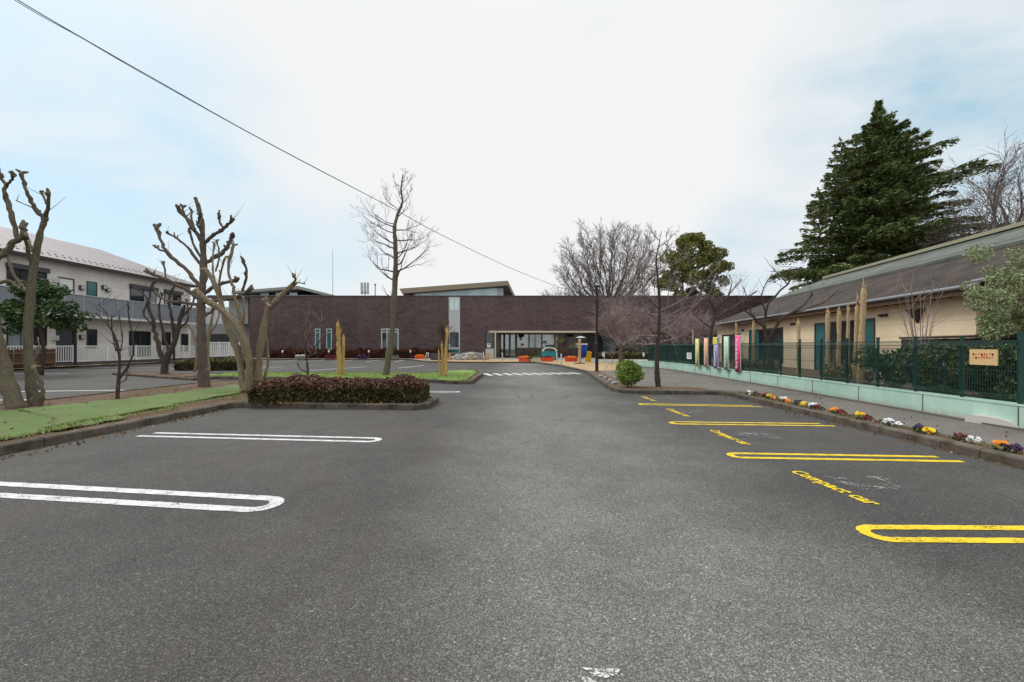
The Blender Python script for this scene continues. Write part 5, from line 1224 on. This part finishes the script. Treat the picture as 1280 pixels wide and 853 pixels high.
for dx,dz in ((-.6,2.6),(-.25,3.0),(.1,3.1),(.5,2.7),(-.4,2.2)): tr_.append(([Vector((bx,D,.38)),Vector((bx+dx*.4,D,1.6)),Vector((bx+dx,D+.1,dz+.3))],.03,.008))
leaftree('olive_tree','pale grey-green leafy olive tree over the near end of the fence',(bx,D,.38),tr_,cl_,M['olive'],M['bark'],.030,5200,aspect=2.2)

def shrubmass(name,label,cat,blobs,m,size,dens,group=None,stem=True,aspect=1.5,fill=None,name2='foliage'):
    c=blobs[0][0]; zmin=min(b_[0][2]-b_[1] for b_ in blobs); o=thing(name,label,cat,(c[0],c[1],max(zmin,0)),group)
    LV=[leafball(c_,r,int(dens*r*r),f) for c_,r,f in blobs]
    raw(name2,leaves(np.concatenate(LV),size,aspect),4,m,o)
    mb=MB()
    for c_,r,f in blobs[:8]: mb.tube([(c_[0],c_[1],max(0.05,c_[2]-r*f-.1)),(c_[0],c_[1],c_[2]+r*.2)],[.02,.01],5)
    mb.build('stems',M['bark_dark'],o); return o
# round green bush by the kerb
D=15.4; X=at(785,487,D).x; bl_=[((X,D,.50),.40,.95)]+[((X+math.cos(a*1.7)*random.uniform(.15,.36),D+math.sin(a*1.7)*random.uniform(.15,.36),.32+random.uniform(0,.5)),random.uniform(.14,.24),1) for a in np.arange(0,16,.8)]
shrubmass('round_bush','bright green rounded bush on the kerb corner by the lamp post','bush',bl_,M['bushgreen'],.05,7000)
# evergreen shrubs behind the fence
random.seed(17)
for lab,x0,x1,D,zt in (('dark evergreen shrub behind the sign board bay of the fence',1205,1262,9.3,1.5),('broad dark evergreen shrub before the timber screen, two bays from the sign',1142,1202,10.3,1.55),('dark evergreen shrub beside the tallest cream trunk',1092,1138,11.4,1.5),('grassy low shrub below the teal framed window',1035,1085,13.2,.95),('small green shrub at the dark window behind the fence',925,968,18.3,.9),('tangled pale green shrub past the last near fence post',1268,1300,8.9,1.6)):
    a=at(x0,440,D).x; c=at(x1,440,D).x; bs_=[]
    for i in range(16): r=random.uniform(.16,.34); bs_.append(((random.uniform(a,c),D+random.uniform(-.3,.4),random.uniform(.55,zt-r*.6)),r,.85))
    shrubmass('evergreen_shrub',lab,'shrub',bs_,M['shrub'] if zt>1.2 else M['straw'],.06,2300,group='shrubs behind the mesh fence')

def hedge(name,label,x0,x1,y0,y1,z0,z1,m_side,m_top,size,dens,cat='hedge',rnd=.15,group=None,round_right=False):
    o=thing(name,label,cat,((x0+x1)/2,(y0+y1)/2,z0),group)
    def area_pts(n,f):
        return f(n)
    L=x1-x0; Wd=y1-y0; Hh=z1-z0
    nt_=int(dens*L*Wd); nf=int(dens*L*Hh); ne=int(dens*Wd*Hh)
    def warp(P):
        # rounded shoulders and an uneven top
        x,y,z=P[:,0],P[:,1],P[:,2]
        un=.08*np.sin(x*2.3+1)+.06*np.sin(x*5.1+y*3)+.06*np.sin(x*11+y*7)+.05*np.sin(x*23+y*17)
        ex=np.minimum(np.minimum(x-x0,x1-x)/(.45),1); ey=np.minimum(np.minimum(y-y0,y1-y)/(.3),1)
        drop=(1-np.clip(ex,0,1)**.5)*.25*Hh+(1-np.clip(ey,0,1)**.5)*.2*Hh
        fz=(z-z0)/Hh; P[:,2]=z+fz*(un*Hh*1.2-drop); P[:,1]+= .05*np.sin(x*3.7+z*5); return P
    U=RNG.uniform
    top=warp(np.stack([U(x0,x1,nt_),U(y0,y1,nt_),z1-RNG.exponential(.035,nt_)],1))
    fr=np.stack([U(x0,x1,nf),y0+RNG.exponential(.04,nf),U(z0,z1,nf)],1); bk_=np.stack([U(x0,x1,nf//2),y1-RNG.exponential(.04,nf//2),U(z0,z1,nf//2)],1)
    e1_=np.stack([x0+RNG.exponential(.04,ne),U(y0,y1,ne),U(z0,z1,ne)],1); e2=np.stack([x1-RNG.exponential(.04,ne),U(y0,y1,ne),U(z0,z1,ne)],1)
    P=warp(np.concatenate([fr,bk_,e1_,e2])); 
    P+=RNG.normal(0,.02,P.shape)
    red=P[:,2]>z0+Hh*.72
    raw('top_growth',leaves(np.concatenate([top+RNG.normal(0,.02,top.shape),P[red&(U(0,1,len(P))<.6)]]),size,1.5),4,m_top,o)
    raw('foliage',leaves(P[~red],size,1.5),4,m_side,o)
    # branch interior
    mb=MB(); n=int(L*5)
    for i in range(n):
        x=random.uniform(x0+.15,x1-.15); y=random.uniform(y0+.15,y1-.15); mb.tube([(x,y,z0-.03),(x+random.uniform(-.1,.1),y+random.uniform(-.1,.1),z0+Hh*.8)],[.015,.006],4,False)
    mb.build('stems',M['bark_dark'],o)
    core=MB(); core.box(x0+.14,x1-.14,y0+.14,y1-.14,z0+.02,z1-.28*Hh); core.build('inner_growth',m_side,o)
    return o
hedge('clipped_hedge','low clipped hedge with reddish top on the near kerb island',-6.35,-2.22,10.95,12.15,.10,.62,M['hedge_side'],M['hedge_red'],.040,4600)
hedge('clipped_hedge','long rust coloured hedge along the foot of the brown wall',px(338,50),px(562,50),49.2,50.6,.05,1.02,M['hedge_far'],M['hedge_far'],.13,260)
hedge('clipped_hedge','dark low hedge under the glazing right of the entrance',px(748,47),px(838,47),46.6,47.6,.05,.75,M['hedge_side'],M['hedge_olive'],.10,260)
hedge('clipped_hedge','dark block hedge left of the pollarded trunk',at(225,460,27.5).x,at(246,460,27.5).x,27,28.2,.03,.62,M['hedge_side'],M['hedge_olive'],.07,900)
hedge('clipped_hedge','olive yellow block hedge right of the pollarded trunk',at(262,460,27.5).x,at(298,460,27.5).x,27,28.4,.03,.72,M['hedge_side'],M['hedge_olive'],.07,900)
hedge('clipped_hedge','dark low hedge under the white rail fence of the apartments',-29.3,-28.8,21,24.5,.05,.7,M['hedge_side'],M['hedge_side'],.07,900)
# hedge debris and fallen leaves
P=[]
for n_,(xa,xb,ya,yb,z) in ((260,(-11.5,-7.0,5,17,.13)),(160,(-6.7,-6.9+.4,3,10.6,.01)),(120,(-6.4,-2.2,10.75,10.95,.125)),(160,(6.5,6.8,3,13.5,.12)),(90,(7,8.45,4,30,.1)),(90,(-6,6,12,30,.01)),(70,(6.0,6.15,3,13,.01))):
    P.append(np.stack([RNG.uniform(xa,xb,n_),RNG.uniform(ya,yb,n_),np.full(n_,z+.012)],1))
tag(raw('fallen_leaves',leaves(np.concatenate(P),.035,1.4),4,M['litter']),kind='stuff')
# ------------------------------------------------------------------ flowers in the kerb planter
random.seed(2)
FLS=1;FL=[(1250,562,'orange_petals','purple_petals','orange and dark maroon pansies nearest in the kerb planter'),(1195,551,'maroon_petals','white_petals','dark red and white pansies, second nearest in the kerb planter'),(1147,541,'purple_petals','yellow_petals','dark purple and yellow pansies in the kerb planter'),
    (1107,532,'white_petals','white_petals','pure white pansies in the kerb planter'),(1075,524.5,'yellow_petals','maroon_petals','yellow-orange pansies fronted by dark red in the kerb planter'),(1045,518,'orange_petals','maroon_petals','single orange pansies clump over dark red leaves'),
    (1018,511.5,'white_petals','maroon_petals','small white pansies clump with a dark red flower behind'),(1001,507,'purple_petals','yellow_petals','small dark purple and yellow pansies before white clump'),(981,503,'white_petals','orange_petals','white and orange pansies in mid planter'),
    (965,499.5,'yellow_petals','orange_petals','bright yellow pansies toward the planter far end'),(955,497.5,'maroon_petals','maroon_petals','deep maroon pansies toward the planter far end'),(945,495.5,'purple_petals','maroon_petals','purple-black pansies near the planter far end'),(931,493.5,'white_petals','white_petals','white pansies at the far end of the planter')]
for x,y,ma,mb_,lab in FL:
    D=(H-.1)*K/(y-HY); Xk=6.2+.03*(min(D,13.5)-5.5)+.36; o=thing('pansy_clump',lab,'flowers',(Xk,D,.095),'pansies in the kerb planter')
    far=D>9; n=random.randint(10,20); D+=random.uniform(-.08,.08)
    raw('leaves',leaves(leafball((Xk,D,.13),.15,150,.4),.035,1.6),4,M['shrub'],o)
    for which,m in ((0,ma),(1,mb_)):
        mb=MB()
        for i in range(n):
            a=random.uniform(0,6.28); r_=random.uniform(0,.13); cx,cy=Xk+math.cos(a)*r_*.6,D+ (.07 if which==0 else -.08)+math.sin(a)*r_*.7; cz=.165+random.uniform(-.03,.035)-(.02 if which else 0)
            nv=Vector((random.uniform(-.5,.2),-.8,random.uniform(.4,1))).normalized(); ax=nv.orthogonal().normalized(); bx_=nv.cross(ax)
            for k in range(5):
                th=k*1.2566+a; c_=Vector((cx,cy,cz))+(ax*math.cos(th)+bx_*math.sin(th))*.017
                mb.poly([c_+(ax*math.cos(q)+bx_*math.sin(q))*.020+nv*(.004*k) for q in np.arange(0,6.2,1.05)])
        mb.build('petals',M[m],o)

# ------------------------------------------------------------------ forecourt furniture
lp=thing('lamp_post','slim black lamp post with boxy twin heads at the forecourt corner','street lamp',(at(746,467,24.6).x,24.6,.09)); X=at(746,467,24.6).x; D=24.6
mb=MB(); mb.tube([(X,D,.05),(X,D,1.6),(X,D,1.65),(X,D,pz(358,D))],[.085,.085,.055,.05],12); mb.build('pole',M['black_metal'],lp,False)
mb=MB(); mb.box(X-.16,X+.16,D-.14,D+.14,pz(358,D),pz(353,D)); mb.box(X-.2,X+.2,D-.05,D+.05,pz(359.5,D),pz(358,D)); mb.build('lamp_head',M['darkgrey'],lp)
mb=MB(); mb.box(X-.12,X+.12,D-.145,D-.141,pz(357.3,D),pz(354,D)); mb.build('diffuser',M['offwhite'],lp)
mb=MB(); mb.lathe((X,D,.05),[(.16,0),(.16,.06),(.1,.09)],12); mb.build('base_plate',M['black_metal'],lp)
# bollards
pb=None
bollards=[(531,453,'white bollard leaning at left end of the far kerb','lean'),(535.5,454,'white bollard standing beside the leaning one',0),(604.5,453.5,'white bollard at left side of the entrance path',0),(628,455,'white bollard at right side of the entrance path',0),(696,454.5,'white bollard at the tan paving corner before the red planters',0),(701.5,459,'short pale bollard nearest the hatched crossing',0),(755.5,452,'white bollard just right of the lamp post',0)]
random.seed(6)
for x,y,lab,le in bollards:
    D=(H-.09)*K/(y-HY); X=at(x,y,D).x; hgt=.85 if not y==459 else .62
    if pb is None:
        pb=thing('bollard',lab,'bollard',(X,D,.09),'white bollards along the forecourt'); p=MB(); p.lathe((X,D,.09),[(.038,0),(.038,hgt-.03),(.02,hgt)],10); p.build('shaft',M['white'],pb,True)
        p=MB(); p.lathe((X,D,.09),[(.041,hgt*.78),(.041,hgt*.86)],10); p.build('reflector_band',M['offwhite'],pb); o=pb
    else:
        o=copy_tree(pb); o.location=(X,D,.09); o['label']=lab; o.rotation_euler=(0,0,0)
    if le: o.rotation_euler=(0,R(12),0)
# garden lights on the hedge
pb=None
for x,lab in ((353,'small white garden light in front of the rust hedge, leftmost'),(411,'small white garden light between the slit windows and splintered trunks'),(461,'small white garden light left of the young tree trunk'),(513,'small white garden light between young tree and broken stakes')):
    D=48.7; X=px(x,D)
    if pb is None:
        pb=thing('garden_light',lab,'garden light',(X,D,.09),'garden lights before the rust hedge'); p=MB(); p.tube([(X,D,.09),(X,D,.8)],.03,6); p.build('stem',M['darkgrey'],pb); p=MB(); p.lathe((X,D,.75),[(.09,0),(.1,.18),(.04,.25)],8); p.build('lamp_shade',M['white'],pb); o=pb
    else: o=copy_tree(pb); o.location=(X,D,.09); o['label']=lab
# flower troughs along the far kerb
def trough(X,D,m,fl,lab,w_=.9,z=.09,group='planters along the far kerb',name='planter_box',hh=.3):
    o=thing(name,lab,'planter',(X,D,z),group); mb=MB(); v=[(-w_/2,-.17),(w_/2,-.17),(w_/2,.17),(-w_/2,.17)]
    mb.hexa([(X+a*.88,D+b_*.85,z) for a,b_ in v]+[(X+a,D+b_,z+hh) for a,b_ in v]); mb.box(X-w_/2-.03,X+w_/2+.03,D-.2,D-.172,z+hh-.07,z+hh+.01); mb.build('trough',m,o)
    raw('flowers',leaves(leafball((X,D,z+hh+.04),.25,160,.45)*np.array([1,1,1])+np.stack([RNG.uniform(-w_/2+.2,w_/2-.2,160),np.zeros(160),np.zeros(160)],1),.09,1.2),4,fl,o); return o
for x,c,fl,lab in ((376,'rock','white_petals','grey planter trough on the far kerb with pale flowers'),(413,'maroon_petals','maroon_petals','dark red planter trough beside the splintered trunks'),(453,'purple_petals','purple_petals','dark blue-purple planter trough left of the young tree'),(492,'rock','shrub','grey-green planter trough right of the young tree trunk'),(525,'orange_planter','orange_petals','orange planter trough near the leaning bollard')):
    trough(px(x,47.4),47.4,M[c],M[fl],lab,1.1)
for x,c,fl,lab in ((656,'orange_planter','orange_petals','red-orange planter trough before the bench, left of three'),(684,'orange_planter','maroon_petals','red-orange planter trough below the teal play panel'),(714,'orange_planter','orange_petals','red-orange planter trough beside the blue banner'),(668,'creamtrim','shrub','cream planter trough between the two left red ones'),(735,'yellow_plastic','yellow_petals','yellow tub planter at the right of the blue banner')):
    trough(px(x,39.5),39.5,M[c],M[fl],lab,1.15 if c!='yellow_plastic' else .55,.1,'planters in front of the entrance',hh=.34 if c!='yellow_plastic' else .75)
# bench
for xc,lab in ((662,'wooden bench against the low wall left of the entrance windows'),(706,'wooden bench against the low wall behind the blue banner')):
    X=px(xc,55.5); D=55.5; o=thing('bench',lab,'bench',(X,D,.09),'benches under the entrance canopy')
    mb=MB(); [mb.box(X-.85,X+.85,D-.25+i*.17,D-.12+i*.17,.5,.54) for i in range(3)]; mb.build('seat',M['bench_wood'],o)
    mb=MB(); [mb.box(X-.85,X+.85,D+.25,D+.28,.65+i*.15,.76+i*.15) for i in range(3)]; mb.build('backrest',M['bench_wood'],o)
    for sx_ in (-.75,.7): mb=MB(); mb.box(X+sx_,X+sx_+.06,D-.24,D-.18,.09,.5); mb.box(X+sx_,X+sx_+.06,D+.2,D+.25,.09,1.1); mb.build('leg',M['darkgrey'],o)
# teal play panel with white arch
D=43; X=px(687,D); o=thing('play_panel','teal board with white arched top standing behind the red planters','sign',(X,D,.09))
mb=MB(); mb.box(X-.75,X+.75,D-.05,D+.05,.1,.95); mb.build('board',M['teal_paint'],o)
mb=MB(); k=16; rr0=.78
for i in range(k):
    a0_=math.pi*i/k; a1_=math.pi*(i+1)/k; q=[(math.cos(a)*r_*.95,.93+math.sin(a)*r_*.55) for a,r_ in ((a0_,rr0),(a1_,rr0),(a1_,rr0-.18),(a0_,rr0-.18))]
    mb.hexa([(X+q[j][0],D+s*.04,q[j][1]) for s in (-1,1) for j in range(4)])
mb.build('arch',M['white'],o); mb=MB(); mb.lathe((X,D-.07,1.03),[(.12,0),(.17,.1),(.1,.22)],10); mb.build('emblem',M['darkgrey'],o)
for s in (-.6,.55): mb=MB(); mb.box(X+s,X+s+.06,D+.05,D+.12,.09,1.0); mb.build('leg',M['darkgrey'],o)
# blue banner, post, parasol
D=38; X=px(727,D); o=thing('blue_flag','blue cloth hanging under a white board beside the pale wooden post','banner',(X,D,.09))
mb=MB(); seg=10
for i in range(seg+1):
    s=-.38+.76*i/seg
    for z,sc_ in ((.5,.55),(1.1,.95),(1.55,1.0)): mb.v.append((X+.15+s*sc_,D+.05*math.sin(i*1.3),z))
for i in range(seg):
    for j in range(2): mb.f.append((3*i+j,3*i+3+j,3*i+4+j,3*i+1+j))
co=mb.build('cloth',M['blue_cloth'],o,True); co.modifiers.new('t','SOLIDIFY').thickness=.01
mb=MB(); mb.box(X-.42,X+.5,D-.03,D+.03,1.55,1.66); mb.build('board',M['white'],o); mb=MB(); mb.tube([(X+.1,D+.05,.05),(X+.1,D+.05,1.6)],.025,6); mb.build('pole',M['offwhite'],o)
D=35; X=px(724.3,D); o=thing('wooden_post','pale straight bare wooden post on a soil circle in the tan paving','post',(X,D,.09)); mb=MB(); branch(mb,[Vector((X,D,.05)),Vector((X+.02,D,1)),Vector((X,D,pz(424,D)))],.11,.085,9); mb.build('shaft',M['creamwood'],o,True)
mb=MB(); mb.lathe((X,D,.07),[(.42,0),(.42,.08),(.3,.1)],16); mb.build('foot_collar',M['soil'],o)
D=48; X=px(726,D); o=thing('parasol','small whitish parasol open behind the wooden post under the canopy','parasol',(X,D,.09)); mb=MB(); mb.lathe((X,D,pz(422.5,D)),[(.55,0),(.35,.1),(.05,.18)],8); mb.build('canopy',M['offwhite'],o); mb=MB(); mb.tube([(X,D,.09),(X,D,pz(420,D))],.025,6); mb.build('pole',M['offwhite'],o)
mb=MB(); mb.lathe((X,D,.09),[(.25,0),(.25,.1),(.05,.15)],12); mb.build('base',M['darkgrey'],o)
# rock mound beside entrance
random.seed(44)
D=45; prev=0
for i,(x,y,r_) in enumerate(((574,446,.75),(582,444,.8),(590,442.5,.8),(598,443,.7),(566,448,.5),(604,446,.5),(586,448,.6),(596,449,.5),(577,450,.45))):
    X=px(x,D-.4*(i>5)); zc=max(.3,pz(y,D)); o_=MB(); n1_,n2__=7,10
    prof=[]
    mbk=MB(); c=Vector((X,D+random.uniform(-.3,.5)-(1 if i>5 else 0),zc*.55))
    for a in range(n1_+1):
        th=math.pi*a/n1_
        for b_ in range(n2__):
            ph=2*math.pi*b_/n2__; jj=random.uniform(.82,1.12); mbk.v.append((c.x+math.sin(th)*math.cos(ph)*r_*jj,c.y+math.sin(th)*math.sin(ph)*r_*.7*jj,max(.05,c.z+math.cos(th)*r_*.62*jj)))
    for a in range(n1_):
        for b_ in range(n2__): b2_=(b_+1)%n2__; mbk.f.append((a*n2__+b_,(a+1)*n2__+b_,(a+1)*n2__+b2_,a*n2__+b2_))
    mbk.prism
    labs=['grey boulder in the mound left of the entrance, left of its crest','grey boulder at the crest of the entrance mound','pale grey boulder on the mound, right of its crest','grey boulder at the right shoulder of the mound','low dark boulder at the left end of the mound','small boulder at the right end by the doorway panel','front boulder of the mound, middle','front boulder of the mound, right side','front boulder of the mound, left side']
    tag(mbk.build('boulder',M['rock'] if i%2 else M['rock_pale']),labs[i],'boulder','boulders left of the entrance')
for i,(x,lab) in enumerate(((562,'yellow log edging post left of the boulder mound'),(588,'yellow log edging post in front of the boulder crest'),(610,'yellow log edging post at the right of the boulders'))):
    D=43.2; X=px(x,D); mb=MB(); branch(mb,[Vector((X,D,.05)),Vector((X,D,.5)),Vector((X+.02,D,.8 if i!=1 else .5))],.11,.10,8); tag(mb.build('log_post',M['yellowwood'],None,True),lab,'post','yellow log posts round the boulders')
mb=MB(); D=43.0; mb.box(px(538,D),px(556,D),D,D+.5,.09,.75); o=tag(mb.build('utility_box',M['darkgrey']),'low dark box between the white bollards and broken stakes','box')
# right side: dark post and sign near fence end, yellow board
D=30.6; X=px(837.2,D); o=thing('gate_post','dark brown post at the far end of the mint wall','post',(X,D,.08)); mb=MB(); mb.box(X-.07,X+.07,D-.07,D+.07,.05,pz(421,D)); mb.build('shaft',M['darkbrown'],o); mb=MB(); mb.box(X-.09,X+.09,D-.09,D+.09,pz(421,D),pz(421,D)+.05); mb.build('cap',M['darkbrown'],o)
D=44; X=px(828,D); o=thing('notice_board','plain ochre board on legs below the pinkish tree','sign',(X,D,.09)); mb=MB(); mb.box(X-.42,X+.42,D-.03,D+.03,pz(447.5,D),pz(440,D)); mb.build('board',M['yellow_plastic'],o)
for s in (-.35,.3): mb=MB(); mb.box(X+s,X+s+.05,D+.03,D+.07,.05,pz(441,D)); mb.build('leg',M['darkbrown'],o)
for x,lab in ((804.5,'small white sign card before the dark glazing'),(754,'tiny white sign card on the glazing by the lamp post')):
    D=46; X=px(x,D); o=thing('sign_card',lab,'sign',(X,D,.09),'white cards by the glazing'); mb=MB(); mb.box(X-.1,X+.1,D-.02,D+.02,pz(447,D)+.1,pz(441,D)); mb.build('card',M['white'],o); mb=MB(); mb.box(X-.02,X+.02,D+.02,D+.05,.05,pz(446,D)+.2); mb.build('post',M['darkgrey'],o)
# ornamental stones between kerb and path near the lamp
random.seed(77)
for i,(x,y,s,lab) in enumerate(((749,471.5,.16,'white stone nearest the lamp post foot'),(754,473.5,.14,'dark stone next to the white one by the lamp'),(760,476.5,.13,'small pale stone midway to the green bush'),(765,480,.15,'pale stone just left of the green bush'))):
    X,D=gp(x,y,.1); mbk=MB(); 
    for a in range(6):
        th=math.pi*a/5
        for b_ in range(8): ph=2*math.pi*b_/8; jj=random.uniform(.8,1.1); mbk.v.append((X+.1+math.sin(th)*math.cos(ph)*s*jj,D+math.sin(th)*math.sin(ph)*s*jj,max(.08,.12+math.cos(th)*s*.6*jj)))
    for a in range(5):
        for b_ in range(8): b2_=(b_+1)%8; mbk.f.append((a*8+b_,(a+1)*8+b_,(a+1)*8+b2_,a*8+b2_))
    tag(mbk.build('edging_stone',M['rock_pale'] if i!=1 else M['rock']),lab,'stone','loose stones along the right kerb')
random.seed(90)
for x,y,w_,h_,c,lab in ((651,423,.35,.5,'white','white poster on the far left entrance pane'),(653,431,.4,.3,'orange_cloth','small orange notice low on the left entrance pane'),(681,428,.5,.35,'mintcloth','pale mint notice low on the middle entrance pane'),(702,425,.45,.6,'lime_cloth','pale yellow poster on the pane above the right bench'),(706,431,.5,.3,'pink_cloth','pink notice above the right bench'),(611,432,.4,.45,'white','white notice in the narrow window left of the doorway')):
    D=56.9 if x>620 else 51.99; X=px(x,D); o=thing('poster',lab,'poster',(X,D,pz(y,D)),'notices stuck on the library glass'); mb=MB(); mb.box(X-w_/2,X+w_/2,D-.01,D,pz(y,D)-h_/2,pz(y,D)+h_/2); mb.build('sheet',M[c],o)
    mb=MB(); mb.box(X-w_*.35,X+w_*.35,D-.018,D-.012,pz(y,D)+h_*.1,pz(y,D)+h_*.3); mb.build('print_block',M['darkgrey'],o)
# displays seen through the entrance glass
for i,(x,w_,h_,c,lab) in enumerate(((650,.9,.5,'white','white display card rack behind the entrance glass'),(664,1.3,.8,'teal_paint','teal display stand behind the entrance glass'),(683,1.2,.7,'offwhite','pale bookcase behind the middle entrance glass'),(699,1.0,.6,'bench_wood','brown display shelf behind the entrance glass'))):
    X=px(x,57.3); o=thing('display_stand',lab,'display stand',(X,57.35,.0),'stands behind the entrance glass'); mb=MB(); mb.box(X-w_/2,X+w_/2,57.25,57.5,0,1.2); mb.build('cabinet',M['bench_wood'],o)
    mb=MB(); mb.box(X-w_/2,X+w_/2,57.3,57.45,1.35,1.35+h_); mb.build('panel',M[c],o); mb=MB(); mb.box(X-.05,X+.05,57.35,57.42,1.2,1.36); mb.build('neck',M['darkgrey'],o)

# ------------------------------------------------------------------ overhead cable
pts=[at(x,y,D) for x,y,D in ((-40,-42,8.0),(22,0,9.0),(100,46,10.5),(200,103,13),(330,176,17.5),(480,255,26),(560,298,34),(640,336,46),(690,356,60),(712,364,68))]
S=smoothpath(pts,8); mb=MB(); mb.tube(S,[.009+.00025*i for i in range(len(S))],6)
cb_=[]
for i,p in enumerate(S):
    a=i*.55; f=max(0,1-i/46); cb_.append(p+Vector((0,math.cos(a)*.03,-.035*f*abs(math.sin(i*.19))-.012)))
mb.tube(cb_,[.008]*len(cb_),6); tag(mb.build('overhead_cable',M['cable'],None,True),'twisted overhead cable running from upper left down to trees','cable')

bpy.context.scene.cycles.max_bounces=6; bpy.context.scene.cycles.transparent_max_bounces=16
bpy.context.scene.cycles.caustics_reflective=False; bpy.context.scene.cycles.caustics_refractive=False
